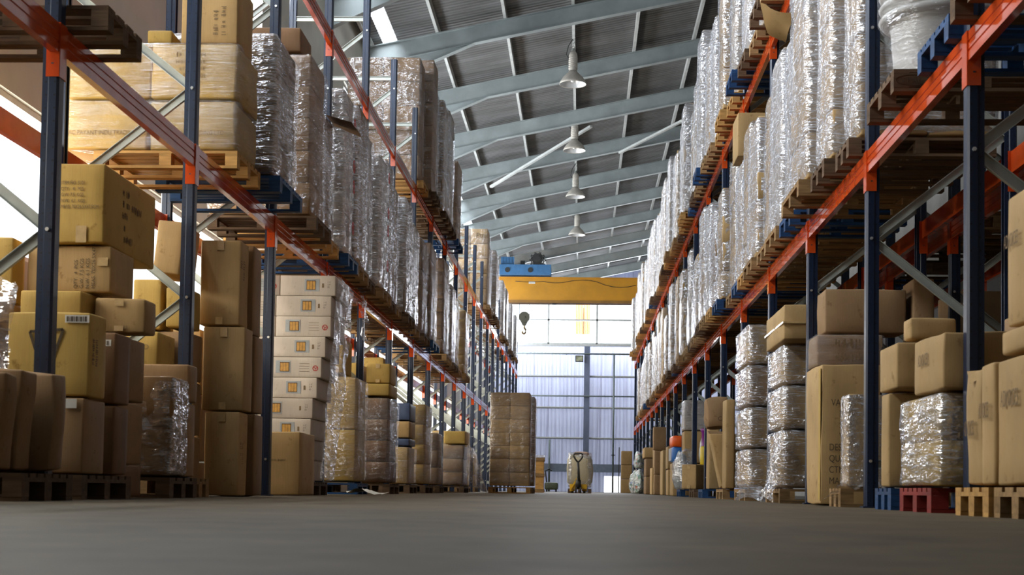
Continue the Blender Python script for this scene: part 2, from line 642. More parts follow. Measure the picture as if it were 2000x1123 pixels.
# side wall with two window bands
EAVE = roof_z(WALL_L) + SHEET
mb = MB()
t0, t1 = WALL_L - 0.18, WALL_L
mb.box(t0, t1, WALL_B, WALL_F, 0, 2.15)
mb.box(t0, t1, WALL_B, WALL_F, 3.62, 7.2)
mb.box(t0, t1, WALL_B, WALL_F, 8.8, EAVE)
mb.box(t0, t1, 22.0, 29.6, 7.2, 8.8)
mb.box(t0, t1, WALL_B, 4.0, 7.2, 8.8)
mb.box(t0, t1, WALL_B, 5.0, 2.15, 3.62)
mb.box(t0, t1, 56.0, WALL_F, 2.15, 3.62)
struct('wall_left', mb, WALLG)
mb = MB()
mb.box(WALL_R, WALL_R + 0.2, WALL_B, WALL_F, 0, roof_z(WALL_R) + SHEET)
struct('wall_right', mb, WALLD)
mb = MB()
mb.box(WALL_L, WALL_R, WALL_B - 0.2, WALL_B, 0, 8.9)
mb.prism([(WALL_L, 8.9), (WALL_R, 8.9), (WALL_R, roof_z(WALL_R) + SHEET), (WALL_L, EAVE)], WALL_B - 0.2, WALL_B, 'y')
struct('wall_back', mb, WALLD)


def window_band(name, y0, y1, z0, z1, step):
    fr = MB()
    x0, x1 = WALL_L - 0.12, WALL_L - 0.05
    fr.box(x0, x1, y0, y1, z0, z0 + 0.06)
    fr.box(x0, x1, y0, y1, z1 - 0.06, z1)
    yy = y0
    while yy < y1 - 0.1:
        fr.box(x0, x1, yy, yy + 0.05, z0 + 0.06, z1 - 0.06)
        yy += step
    o = struct(name, fr, FRAMEW)
    pn = MB()
    pn.add([(WALL_L - 0.09, y0, z0), (WALL_L - 0.09, y1, z0), (WALL_L - 0.09, y1, z1), (WALL_L - 0.09, y0, z1)], [(0, 1, 2, 3)])
    pn.build('window_glass', PANE, o)


window_band('window_1', 5.0, 56.0, 2.15, 3.62, 4.5)
window_band('window_2', 4.0, 22.0, 7.2, 8.8, 4.5)
window_band('window_5', 29.6, WALL_F, 7.2, 8.8, 4.5)
# strip of clear roof sheets along the eave
mb = MB()
for yy in [WALL_B + 0.05 + 4.502 * k for k in range(19)]:
    mb.prism([(SK0, roof_z(SK0) + SHEET - 0.03), (SK1, roof_z(SK1) + SHEET - 0.03), (SK1, roof_z(SK1) + SHEET + 0.03), (SK0, roof_z(SK0) + SHEET + 0.03)], yy - 0.03, yy + 0.03, 'y')
sk = struct('window_4', mb, FRAMEW)
MB().add([(SK0, WALL_B, roof_z(SK0) + SHEET + 0.02), (SK1, WALL_B, roof_z(SK1) + SHEET + 0.02), (SK1, WALL_F, roof_z(SK1) + SHEET + 0.02), (SK0, WALL_F, roof_z(SK0) + SHEET + 0.02)], [(0, 1, 2, 3)]).build('window_glass', PANE, sk)

# end wall: ribbed translucent sheet below, wide window above, gable over it
WIN0, WIN1 = 7.86, 10.25
prof = []
x = WALL_L
while x < WALL_R:
    for dx, dz in ((0, 0), (0.10, 0), (0.125, -0.035), (0.175, -0.035), (0.2, 0)):
        prof.append((min(WALL_R, x + dx), dz))
    x += 0.2
mb = MB()


def ribbed(xa, xb, za, zb):
    q = [p for p in prof if xa - 1e-6 <= p[0] <= xb + 1e-6]
    q = [(xa, q[0][1])] + q + [(xb, q[-1][1])]
    vv, ff = [], []
    for (xx, d) in q:
        vv += [(xx, WALL_F + d, za), (xx, WALL_F + d, zb)]
    for i in range(len(q) - 1):
        ff.append((2 * i, 2 * i + 2, 2 * i + 3, 2 * i + 1))
    mb.add(vv, ff)


ribbed(WALL_L, WALL_R, 0.86, WIN0)
ribbed(WALL_L, 1.20, 0, 0.86)
ribbed(2.05, WALL_R, 0, 0.86)
mb.prism([(WALL_L, EAVE - 0.02), (WALL_L, 8.0), (-4.6, 8.0), (-4.6, WIN1), (6.4, WIN1), (6.4, 8.0), (WALL_R, 8.0), (WALL_R, roof_z(WALL_R) + SHEET - 0.02),
          ], WALL_F - 0.02, WALL_F + 0.02, 'y')
struct('wall_end', mb, ENDM)
mb = MB()
for xx in (-4.6, -1.87, 0.72, 3.4, 6.35):
    mb.box(xx - 0.05, xx + 0.05, WALL_F - 0.06, WALL_F + 0.04, WIN0, WIN1)
for zz in (WIN0 + 0.04, 9.17, WIN1 - 0.04):
    mb.box(-4.6, 6.4, WALL_F - 0.06, WALL_F + 0.04, zz - 0.045, zz + 0.045)
wn = struct('window_3', mb, FRAMEW)
MB().add([(-4.6, WALL_F, WIN0), (6.4, WALL_F, WIN0), (6.4, WALL_F, WIN1), (-4.6, WALL_F, WIN1)], [(0, 1, 2, 3)]).build('window_glass', PANE, wn)
mb = MB()
mb.box(-4.9, 6.6, WALL_F - 0.3, WALL_F - 0.05, WIN0 - 0.12, WIN0)
struct('trim_1', mb, FRAMEW)
mb = MB()
k = 0
for xx in [0.0 + 0.085 * i for i in range(9)]:
    mb.box(-0.42 + xx, -0.42 + xx + 0.06, WALL_F + 1.2, WALL_F + 1.24, 6.0 if i < 0 else 8.55, 10.6)
sl = tag(mb.build('slatted_screen', AMBER), 'amber slatted screen seen outside through the high end window', 'screen')
mb = MB()
mb.box(-0.4, 0.4, WALL_F + 1.24, WALL_F + 1.34, 0.0, 0.1)
mb.box(-0.06, 0.06, WALL_F + 1.24, WALL_F + 1.34, 0.1, 10.0)
mb.build('screen_post', FRAMEW, sl)

# end wall steelwork
c_ = MB()
c_.box(0.06, 0.36, WALL_F - 0.36, WALL_F - 0.34, 0, WIN0 - 0.13)
c_.box(0.06, 0.36, WALL_F - 0.10, WALL_F - 0.08, 0, WIN0 - 0.13)
c_.box(0.20, 0.22, WALL_F - 0.34, WALL_F - 0.10, 0, WIN0 - 0.13)
tag(c_.build('wall_column', simple('column_blue_grey', (0.15, 0.18, 0.27), 0.5, 0.1, 0.15, 2)), 'grey steel column standing in the middle of the end wall', 'column', None, 'thing')
for i, zz in enumerate((2.85, 4.47, 6.14)):
    g = MB()
    g.prism([(WALL_F - 0.07, zz - 0.05), (WALL_F - 0.04, zz - 0.05), (WALL_F - 0.04, zz + 0.05), (WALL_F - 0.20, zz + 0.05), (WALL_F - 0.20, zz - 0.01),
             (WALL_F - 0.185, zz - 0.01), (WALL_F - 0.185, zz + 0.035), (WALL_F - 0.07, zz + 0.035)], WALL_L + 0.05, 0.055, 'x')
    g.prism([(WALL_F - 0.07, zz - 0.05), (WALL_F - 0.04, zz - 0.05), (WALL_F - 0.04, zz + 0.05), (WALL_F - 0.20, zz + 0.05), (WALL_F - 0.20, zz - 0.01),
             (WALL_F - 0.185, zz - 0.01), (WALL_F - 0.185, zz + 0.035), (WALL_F - 0.07, zz + 0.035)], 0.365, WALL_R - 0.05, 'x')
    tag(g.build('wall_rail', PURL), ['lowest', 'middle', 'topmost'][i] + ' dusty sheeting rail running across the ribbed end wall', 'rail', 'sheeting rails of the end wall', 'thing')
g = MB()
g.box(WALL_L + 0.1, 0.055, WALL_F - 0.34, WALL_F - 0.12, 1.05, 1.48)
g.box(0.365, WALL_R - 0.1, WALL_F - 0.34, WALL_F - 0.12, 1.05, 1.48)
tag(g.build('plinth_beam', simple('beam_blue_grey', (0.22, 0.26, 0.34), 0.5, 0.1)), 'deep blue grey beam crossing the foot of the end wall', 'beam', None, 'thing')
pm = MB()
pm.tube([(-4.9, WALL_F - 0.45, 7.32), (4.0, WALL_F - 0.45, 7.32)], 0.045)
pm.tube([(-4.9, WALL_F - 0.45, 5.07), (4.0, WALL_F - 0.45, 5.07)], 0.04)
for px in (-3.0, -0.9, 1.2, 3.2):
    for pz in (7.32, 5.07):
        pm.box(px - 0.02, px + 0.02, WALL_F - 0.42, WALL_F - 0.03, pz - 0.02, pz + 0.02)
tag(pm.build('water_pipe', PIPE), 'pair of long horizontal pipes fixed across the end wall', 'pipe')
pm = MB()
pm.tube([(1.64, WALL_F - 0.55, 7.27), (1.64, WALL_F - 0.55, 0.0)], 0.05)
o = tag(pm.build('drop_pipe', PIPE), 'tall upright pipe rising beside the bright door gap', 'pipe')
MB().lathe([(0, -0.06), (0.11, -0.06), (0.11, -0.02), (0.02, 0.0), (0.02, 0.05)], 14, (1.64, WALL_F - 0.66, 2.0)).build('hand_wheel', DARK, o)
pm = MB()
pm.tube([(-1.72, WALL_F - 0.6, 2.75), (-1.72, WALL_F - 0.6, 0.0)], 0.055)
tag(pm.build('stand_pipe', PIPE), 'short green grey standpipe near the floor machine', 'pipe')

# floodlight on the column
fl = thing('floodlight', (-0.20, WALL_F - 0.5, 7.05), 'small square floodlight fixed beside the steel column on the end wall', 'floodlight')
MB().box(-0.21, 0.21, -0.06, 0.08, -0.17, 0.17).build('housing', DARK, fl)
MB().box(-0.17, 0.17, -0.066, -0.0605, -0.13, 0.13).build('lens', simple('lens_glass', (0.35, 0.36, 0.25), 0.15, 0, 0.5, 6), fl)
MB().bar((0, 0.08, 0), (0, 0.47, 0), 0.06, 0.06).build('bracket', DARK, fl)
MB().bar((-0.02, 0.0, 0.17), (-0.02, 0.0, 0.27), 0.05, 0.05).build('knuckle', DARK, fl)

# roof steel: rafters (tapered haunch over the window-side wall) and purlins
YR = [32.16 + 4.502 * k for k in range(-7, 10)]
for k, yy in enumerate(YR):
    r_ = MB()
    x0, x1 = WALL_L + 0.02, WALL_R - 0.02

    def zt(x):
        return roof_z(x) + 0.42

    def zb(x):
        return roof_z(x) - (0.0 if x > -2.6 else (-2.6 - x) * 0.235)
    for (xa, xb) in ((x0, -2.6), (-2.6, x1)):
        r_.prism([(xa, zb(xa)), (xb, zb(xb)), (xb, zt(xb)), (xa, zt(xa))], yy - 0.006, yy + 0.006, 'y')
        r_.prism([(xa, zb(xa)), (xb, zb(xb)), (xb, zb(xb) + 0.016), (xa, zb(xa) + 0.016)], yy - 0.095, yy + 0.095, 'y')
        r_.prism([(xa, zt(xa)), (xb, zt(xb)), (xb, zt(xb) - 0.016), (xa, zt(xa) - 0.016)], yy - 0.095, yy + 0.095, 'y')
    r_.prism([(x0, roof_z(x0) - 0.02), (-2.6, roof_z(-2.6)), (-2.6, roof_z(-2.6) + 0.014), (x0, roof_z(x0) - 0.006)], yy - 0.06, yy + 0.06, 'y')
    n = k - 6
    if n < 1:
        lab = 'grey steel roof rafter, ' + ORD[1 - n] + ' one toward the entrance above the picture edge'
    else:
        lab = 'grey steel roof rafter, ' + ORD[n] + ' in view counting from the camera'
    tag(r_.build('roof_rafter', STEELG), lab, 'rafter', 'roof rafters')
px = []
x = -0.34 - 1.57 * 3
i = 0
while x < WALL_R:
    p_ = MB()
    za = roof_z(x) + 0.4215
    p_.prism([(x - 0.035, za), (x + 0.035, za), (x + 0.035, za + 0.015), (x - 0.02, za + 0.015), (x - 0.02, za + 0.17), (x + 0.035, za + 0.175),
              (x + 0.035, za + 0.19), (x - 0.035, za + 0.176)], WALL_B + 0.1, WALL_F - 0.1, 'y')
    tag(p_.build('roof_purlin', PURL), 'pale roof purlin running along the hall, ' + ORD[i + 1] + ' up from the eave', 'purlin', 'roof purlins')
    x += 1.57
    i += 1
# wind bracing under the roof
bz = [(-2.3, 44.0, 0), (0.6, 41.6, 0)]
w_ = MB()
w_.bar((-3.1, 45.75, roof_z(-3.1) - 0.30), (0.15, 41.5, roof_z(0.15) - 0.06), 0.09, 0.07)
tag(w_.build('roof_brace', PURL), 'pale slanting angle brace slung under the rafters near the third lamp', 'brace')
w_ = MB()
w_.bar((1.1, 45.6, roof_z(1.1) - 0.06), (4.2, 41.3, roof_z(4.2) - 0.06), 0.09, 0.07)
tag(w_.build('roof_brace', PURL), 'slanting angle brace near the roof above the silver wrapped loads', 'brace')

# ------------------------------------------------------------------ pendant lamps
LAMPS = [(-0.345, 34.56, 10.15), (-0.34, 41.45, 10.16), (-0.337, 47.83, 10.11), (-0.307, 55.1, 10.12)]
lamp = thing('pendant_lamp', LAMPS[0], 'bell shaped pendant lamp nearest the camera, largest of the row under the roof', 'lamp', 'pendant lamps')
MB().lathe([(0.0, 0.36), (0.09, 0.34), (0.12, 0.30), (0.24, 0.18), (0.32, 0.06), (0.335, 0.0), (0.328, 0.0), (0.312, 0.06), (0.232, 0.17), (0.11, 0.285), (0.0, 0.30)], 32).build('lamp_shade', LAMPW, lamp)
MB().lathe([(0.32, 0.012), (0.30, 0.065), (0.222, 0.165), (0.10, 0.275), (0.0, 0.285)], 32).build('reflector', LAMPI, lamp)
MB().lathe([(0.0, 0.05), (0.05, 0.07), (0.065, 0.12), (0.04, 0.2), (0.0, 0.27)], 16).build('bulb', GLASSB, lamp)
h_ = MB()
h_.lathe([(0.10, 0.34), (0.105, 0.36), (0.105, 0.72), (0.09, 0.78), (0.05, 0.83), (0.0, 0.84)], 20)
for k in range(6):
    h_.lathe([(0.10, 0.38 + k * 0.05), (0.114, 0.39 + k * 0.05), (0.114, 0.405 + k * 0.05), (0.10, 0.415 + k * 0.05)], 20)
h_.build('ballast_housing', LAMPW, lamp)
h_ = MB()
h_.lathe([(0.045, 0.82), (0.045, 0.90), (0.0, 0.91)], 10)
for k in range(4):
    h_.tube([(0.03 * math.cos(a), (0.0 if k % 2 else 0.03 * math.sin(a)), 0.93 + 0.07 * k + 0.045 * math.sin(a)) if k % 2 == 0 else
             (0, 0.03 * math.cos(a), 0.93 + 0.07 * k + 0.045 * math.sin(a)) for a in [2 * math.pi * j / 10 for j in range(11)]], 0.008, 5)
h_.build('hanging_chain', GALV, lamp)
MB().tube([(-0.09, 0, 0.62), (-0.17, 0, 0.75), (-0.12, 0.02, 0.98), (-0.02, 0.02, 1.14), (0.06, 0.02, 1.24)], 0.012, 6).build('power_cable', DARK, lamp)
for i in (1, 2, 3):
    dup(lamp, LAMPS[i], 'bell shaped pendant lamp, ' + ['second from the camera under a rafter', 'third from the camera beside the slanting brace', 'farthest and smallest of the row'][i - 1])

# ------------------------------------------------------------------ overhead crane
cr = thing('overhead_crane', (0, 61.4, 8.25), 'yellow overhead travelling crane girder spanning the hall before the end window', 'crane')
g = MB()
g.box(-5.0, 8.8, -0.2, -0.18, 0.10, 1.08)
g.box(-5.0, 8.8, 0.18, 0.2, 0.10, 1.08)
g.box(-5.0, 8.8, -0.27, 0.27, 1.08, 1.12)
g.build('girder', CRY, cr)
MB().box(-5.0, 8.8, -0.30, 0.30, -0.02, 0.10).build('bottom_flange', simple('flange_brown', (0.25, 0.12, 0.02), 0.6, 0, 0.2, 2), cr)
MB().box(-2.42, -2.14, -0.212, -0.201, 0.83, 0.93).build('maker_plate', LABELW, cr)
MB().box(-1.38, -1.2, -0.15, 0.15, -0.05, -0.001).build('end_stop', DARK, cr)
pts = []
xx = -1.9
for a, b, s in ((-3.0, -1.78, 0.03), (-1.78, -0.72, 0.06), (-0.72, 0.55, -0.07), (0.55, 2.6, 0.24)):
    for j in range(6):
        q = j / 6
        pts.append((a + (b - a) * q, -0.225, 0.93 - s * 4 * q * (1 - q)))
MB().tube(pts, 0.012, 5).build('festoon_cable', DARK, cr)
tr_ = place('trolley', None, cr, (-2.45, 0, 1.14))
b = MB()
b.box(-1.25, 1.0, -0.42, -0.36, 0.04, 0.50)
b.box(-1.25, 1.0, 0.36, 0.42, 0.04, 0.50)
b.box(-1.25, 1.0, -0.36, 0.36, 0.46, 0.50)
for q in (-0.62, -0.12, 0.25):
    b.prism([(q + 0.10 * math.cos(a), 0.26 + 0.10 * math.sin(a)) for a in [2 * math.pi * j / 14 for j in range(14)]], -0.425, -0.4205, 'y')
b.build('trolley_frame', CRB, tr_)
for q in (-0.9, 0.1):
    MB().prism([(q + 0.11 * math.cos(a), 0.26 + 0.11 * math.sin(a)) for a in [2 * math.pi * j / 16 for j in range(16)]], -0.45, -0.426, 'y').build('wheel_cover', DARK, tr_)
b = MB()
b.prism([(0.40 + 0.25 * math.cos(a), 0.76 + 0.25 * math.sin(a)) for a in [2 * math.pi * j / 20 for j in range(20)]], -0.3, 0.3, 'y')
b.prism([(0.40 + 0.15 * math.cos(a), 0.76 + 0.15 * math.sin(a)) for a in [2 * math.pi * j / 20 for j in range(20)]], -0.34, -0.3, 'y')
for j in range(10):
    a = 2 * math.pi * j / 10
    b.bar((0.40 + 0.25 * math.cos(a), 0, 0.76 + 0.25 * math.sin(a)), (0.40 + 0.28 * math.cos(a), 0, 0.76 + 0.28 * math.sin(a)), 0.5, 0.02, (0, 1, 0))
b.box(0.2, 0.75, -0.25, 0.25, 0.501, 0.56)
b.build('hoist_motor', DARK, tr_)
b = MB()
b.box(-1.2, -0.62, -0.25, 0.25, 0.501, 0.86)
for j in range(4):
    b.box(-1.16 + 0.13 * j, -1.10 + 0.13 * j, -0.27, -0.25, 0.56, 0.82)
b.build('control_box', CRB, tr_)
MB().box(-0.35, -0.15, -0.1, 0.1, 0.501, 0.72).build('brake_unit', DARK, tr_)
hk = place('hook_block', None, cr, (-2.6, 0, -0.62))
b = MB()
b.prism([(0.24 * math.cos(a), 0.24 * math.sin(a)) for a in [2 * math.pi * j / 22 for j in range(22)]], -0.09, 0.09, 'y')
b.prism([(-0.2, -0.1), (0.2, -0.1), (0.07, -0.36), (-0.07, -0.36)], -0.07, 0.07, 'y')
b.prism([(0.05 * math.cos(a), 0.05 * math.sin(a)) for a in [2 * math.pi * j / 12 for j in range(12)]], -0.12, 0.12, 'y')
b.build('pulley_block', simple('hook_paint', (0.06, 0.055, 0.035), 0.5, 0.2), hk)
MB().tube([(0, 0, -0.34), (0.0, 0, -0.46), (0.07, 0, -0.56), (0.06, 0, -0.68), (-0.01, 0, -0.74), (-0.08, 0, -0.68), (-0.08, 0, -0.62)], 0.042, 8).build('hook', simple('hook_steel', (0.32, 0.22, 0.10), 0.5, 0.3), hk)
b = MB()
b.tube([(0.22, 0.0, 0.1), (0.22, 0.0, 0.625)], 0.012, 5)
b.tube([(-0.22, 0.0, 0.1), (-0.22, 0.0, 0.625)], 0.012, 5)
b.build('hoist_rope', DARK, hk)

# ------------------------------------------------------------------ pallet racking
XL, XR = -2.982, 2.124
YL0, BL = 7.776, 2.80
YR0, BR = 7.933, 2.782
DEPTH = 1.12
POSTH = 6.82


def post_mesh():
    # open omega section; local x runs from the aisle face (0) into the rack, split at a crease
    o_ = [(0.0, -0.034), (0.012, -0.05), (0.055, -0.05), (0.062, -0.043), (0.095, -0.043), (0.095, -0.022), (0.089, -0.022), (0.089, -0.037),
          (0.060, -0.037), (0.053, -0.044), (0.014, -0.044), (0.006, -0.031), (0.006, 0.031), (0.014, 0.044), (0.053, 0.044), (0.060, 0.037),
          (0.089, 0.037), (0.089, 0.022), (0.095, 0.022), (0.095, 0.043), (0.062, 0.043), (0.055, 0.05), (0.012, 0.05), (0.0, 0.034)]
    q = [(x - 0.05, y) for x, y in o_]
    return MB().prism(q, 0.012, POSTH).mesh('post', NAVY)


POST = post_mesh()


def frame_proto(side, nodes_front):
    """side -1: rack on the window side; its aisle face looks to +x. Local origin: aisle face of the front post at the floor."""
    s = side
    fr = place('rack_frame', None)
    place('post', POST, fr, (s * 0.05, 0, 0), None, (0, 0, 0 if s > 0 else math.pi))
    place('post', POST, fr, (s * (DEPTH - 0.05), 0, 0), None, (0, 0, math.pi if s > 0 else 0))
    for xx in (0.05, DEPTH - 0.05):
        MB().box(s * xx - 0.07, s * xx + 0.07, -0.065, 0.065, 0.0, 0.0115).build('foot_plate', NAVY, fr)
    f0, fstep, flip = nodes_front
    a, bk = s * 0.075, s * (DEPTH - 0.075)

    def channel(p, q, nm):
        m = MB()
        m.bar(p, q, 0.012, 0.058, (0, 0, 1))
        d = (Vector(q) - Vector(p)).normalized()
        u = Vector((0, -1, 0))
        sdir = d.cross(u).normalized()
        for k in (-1, 1):
            o = sdir * (0.029 * k)
            m.bar(Vector(p) + o + Vector((0, -0.014, 0)), Vector(q) + o + Vector((0, -0.014, 0)), 0.004, 0.03, (0, 1, 0))
        m.build(nm, GALV, fr)
    z = f0
    for k in range(4):
        if z + 0.05 < 6.6:
            if z - 0.79 > 0.1:
                channel((a, -0.012, z - 0.03), (bk, -0.012, z - 0.80), 'diagonal_brace')
            if z + 0.80 < 6.7:
                channel((a, -0.012, z + 0.03), (bk, -0.012, z + 0.80), 'diagonal_brace')
            MB().prism([(s * 0.035 + 0.012 * math.cos(t), z + 0.012 * math.sin(t)) for t in [2 * math.pi * j / 6 for j in range(6)]], -0.066, -0.0505, 'y').build('bolt', BOLT, fr)
        z += fstep
    channel((a, -0.012, 0.33), (bk, -0.012, 0.33), 'horizontal_brace')
    channel((a, -0.012, 6.52), (bk, -0.012, 6.52), 'horizontal_brace')
    MB().prism([(s * 0.035 + 0.012 * math.cos(t), 0.35 + 0.012 * math.sin(t)) for t in [2 * math.pi * j / 6 for j in range(6)]], -0.066, -0.0505, 'y').build('bolt', BOLT, fr)
    return fr


protoL = frame_proto(-1, (1.52, 1.61, 0))
protoR = frame_proto(1, (2.03, 1.61, 0))
SIDE = {-1: 'window-side rack', 1: 'rack opposite the windows'}
BY = {-1: 'by the windows', 1: 'opposite the windows'}
for s, X, Y0, B_, n0, n1, proto in ((-1, XL, YL0, BL, -1, 20, protoL), (1, XR, YR0, BR, -1, 18, protoR)):
    for n in range(n0, n1 + 1):
        if n == n0:
            lab = 'navy upright frame at the entrance end of the ' + SIDE[s]
        else:
            lab = 'navy perforated upright frame, ' + ORD[n + 1] + ' from the camera in the ' + SIDE[s]
        loc = (X, Y0 + B_ * n, 0)
        if n == n0:
            proto.location = loc
            tag(proto, lab, 'rack frame', 'upright frames of the ' + SIDE[s])
        else:
            dup(proto, loc, lab)
# second row standing back to back behind the rack opposite the windows
BX = XR + DEPTH + 0.22
first = None
for n in range(-1, 6):
    loc = (BX, YR0 + BR * n, 0)
    lab = 'navy upright frame in the dark row behind, ' + ORD[n + 2] + ' from the entrance end'
    f_ = dup(protoR, loc, lab, 'upright frames of the dark row behind')

# beams
BEAM_H = 0.165


def beam_proto(length, s):
    """local origin: aisle face, underside, near post axis; s: -1 face looks to +x, +1 face looks to -x"""
    bm_ = place('load_beam', None)
    L0, L1 = 0.056, length - 0.056
    f = -s

    def X(v_):
        return f * v_
    outline = [(X(-0.002), 0.0), (X(-0.002), 0.048), (X(-0.008), 0.052), (X(-0.008), 0.060), (X(-0.002), 0.064), (X(-0.002), 0.098), (X(-0.008), 0.102), (X(-0.008), 0.110),
               (X(-0.002), 0.114), (X(-0.002), BEAM_H), (X(-0.05), BEAM_H), (X(-0.05), 0.0)]
    MB().prism(outline, L0, L1, 'y').build('beam', ORANGE, bm_)
    for e in (0, 1):
        m = MB()
        ya, yb = (0.0505, 0.0555) if e == 0 else (length - 0.0555, length - 0.0505)
        m.box(min(X(0.004), X(-0.072)), max(X(0.004), X(-0.072)), ya, yb, -0.14, BEAM_H + 0.005)
        ya, yb = (0.0, 0.0505) if e == 0 else (length - 0.0505, length)
        m.box(min(X(0.001), X(0.006)), max(X(0.001), X(0.006)), ya, yb, -0.14, BEAM_H + 0.005)
        c = m.build('end_connector', ORANGE, bm_)
        yy = (0.0565 if e == 0 else length - 0.0565)
        mm = MB()
        mm.box(min(X(-0.028), X(-0.042)), max(X(-0.028), X(-0.042)), yy - 0.0008, yy + 0.0008, -0.068, -0.060)
        mm.build('pin_hole', DARK, c)
    return bm_


Z1, Z2 = 2.530, 5.262
pbL, pbR = beam_proto(BL, -1), beam_proto(BR, 1)
usedL = usedR = False
for s, X, Y0, B_, n0, n1, pb in ((-1, XL, YL0, BL, -1, 20, pbL), (1, XR, YR0, BR, -1, 18, pbR)):
    flag = False
    for lev, z in ((1, Z1), (2, Z2)):
        for n in range(n0, n1):
            if lev == 2 and n < 1:
                continue
            for back in (0, 1):
                if back and n > 9 and s > 0:
                    continue
                lab = 'orange ' + ('rear' if back else 'aisle-face') + ' load beam, ' + ('lower' if lev == 1 else 'upper') + ' tier, ' + ORD[n + 2] + ' bay from the camera, ' + BY[s]
                loc = (X + (s * DEPTH if back else 0), Y0 + B_ * n, z)
                grp = 'orange load beams of the ' + SIDE[s]
                if not flag:
                    pb.location = loc
                    tag(pb, lab, 'load beam', grp)
                    flag = True
                else:
                    o = dup(pb, loc, lab, grp)
                    if back:                                # turned so that its face looks outwards
                        o.rotation_euler.z = math.pi
                        o.location.y += B_
for n in range(-1, 5):
    for xx, w in ((BX, 'front'), (BX + DEPTH, 'rear')):
        o = dup(pbR, (xx, YR0 + BR * n, Z1), 'orange ' + w + ' load beam in the dark row behind, ' + ORD[n + 2] + ' bay', 'orange load beams of the dark row behind')
        if w == 'rear':
            o.rotation_euler.z = math.pi
            o.location.y += BR

# ------------------------------------------------------------------ pallets
PDX, PDY, PDZ = 1.14, 0.80, 0.144
PALM = {}


def pallet_meshes(mat, dx, dy):
    key = (mat.name, round(dx, 2), round(dy, 2))
    if key in PALM:
        return PALM[key]
    d = MB()
    nb = 7 if dy > 0.7 else 4
    w = dy / nb * 0.78
    for i in range(nb):
        yc = -dy / 2 + w / 2 + (dy - w) * i / (nb - 1)
        d.box(-dx / 2, dx / 2, yc - w / 2, yc + w / 2, 0.122, 0.144)
    for xc in (-dx / 2 + 0.05, 0, dx / 2 - 0.05):
        d.box(xc - 0.05, xc + 0.05, -dy / 2, dy / 2, 0.1, 0.1215)
    deck = d.mesh('deck_boards', mat)
    blk = MB().box(-0.05, 0.05, -0.05, 0.05, 0.0225, 0.0995).mesh('block', mat)
    run = MB().box(-dx / 2, dx / 2, -0.048, 0.048, 0.0, 0.022).mesh('bottom_board', mat)
    whole = MB()
    for m_ in (0,):
        whole.v = list(d.v)
        whole.f = list(d.f)
        whole.s = list(d.s)
    for yc in (-dy / 2 + 0.05, 0, dy / 2 - 0.05):
        whole.box(-dx / 2, dx / 2, yc - 0.048, yc + 0.048, 0, 0.022)
        for xc in (-dx / 2 + 0.05, 0, dx / 2 - 0.05):
            whole.box(xc - 0.05, xc + 0.05, yc - 0.05, yc + 0.05, 0.0225, 0.0995)
    PALM[key] = (deck, blk, run, whole.mesh('pallet', mat))
    return PALM[key]


def pallet(xc, yc, z, mat, label, dx=PDX, dy=PDY, near=True, group=None):
    deck, blk, run, whole = pallet_meshes(mat, dx, dy)
    if not near:
        return tag(place('wooden_pallet', whole, None, (xc, yc, z)), label, 'pallet', group)
    t = thing('wooden_pallet', (xc, yc, z), label, 'pallet', group)
    place('deck', deck, t)
    for yy in (-dy / 2 + 0.05, 0, dy / 2 - 0.05):
        place('bottom_board', run, t, (0, yy, 0))
        for xx in (-dx / 2 + 0.05, 0, dx / 2 - 0.05):
            place('block', blk, t, (xx, yy, 0))
    return t


# ------------------------------------------------------------------ wrapped loads
UC = {}


def unit_cartons(mat):
    if mat.name not in UC:
        UC[mat.name] = [rounded_box(0.5, 0.5, 0.5, 0.03, 3, 0.012, 0.02, sd).mesh('carton', mat) for sd in range(5)]
    return UC[mat.name]


def wrap_mesh(seed, mat):
    """a stretch-film shell for a unit load: pulled in between courses, wrinkled, rucked at the corners"""
    def warp(X):
        q = Vector((X.x * 1.4 + seed * 5.7, X.y * 1.4, X.z * 2.2))
        d = Vector((X.x, X.y, 0)).normalized()
        w = noise.noise(q * 2.0) * 0.022 + abs(noise.noise(Vector((X.x * 7, X.y * 7, X.z * 3 + seed)))) * 0.02
        k = 0.49 / max(0.49, abs(X.x + d.x * w), abs(X.y + d.y * w), abs(X.z))
        return (X + d * w) * k
    return rounded_box(0.478, 0.478, 0.49, 0.05, 11, 0.008, 0.006, seed + 40, warp).mesh('plastic_wrap', mat)


WR = {}


def wrap(mat):
    if mat.name not in WR:
        WR[mat.name] = [wrap_mesh(sd, mat) for sd in range(5)]
    return random.choice(WR[mat.name])


def load(x0, x1, y0, y1, z0, z1, mat, fm, label, group, nx=2, ny=1, rows=5, name='wrapped_load', jit=0.012, topless=0):
    xc, yc = (x0 + x1) / 2, (y0 + y1) / 2
    t = thing(name, (xc, yc, z0), label, 'wrapped load', group)
    dx, dy, h = x1 - x0, y1 - y0, z1 - z0
    cm = unit_cartons(mat)
    for r_ in range(rows):
        for i in range(nx):
            for j in range(ny):
                c = place('carton', random.choice(cm), t,
                          (0.925 * (-dx / 2 + dx / nx * (i + 0.5)) + random.uniform(-jit, jit), 0.925 * (-dy / 2 + dy / ny * (j + 0.5)) + random.uniform(-jit, jit), h * 0.012 + h * 0.97 / rows * (r_ + 0.5)),
                          (dx * 0.925 / nx * 0.985, dy * 0.925 / ny * 0.985, h * 0.97 / rows * 0.985), (0, 0, random.uniform(-0.01, 0.01)))
    if fm is not None:
        place('plastic_wrap', wrap(fm), t, (0, 0, (h - topless) / 2), (dx, dy, (h - topless) * 0.99))
    return t


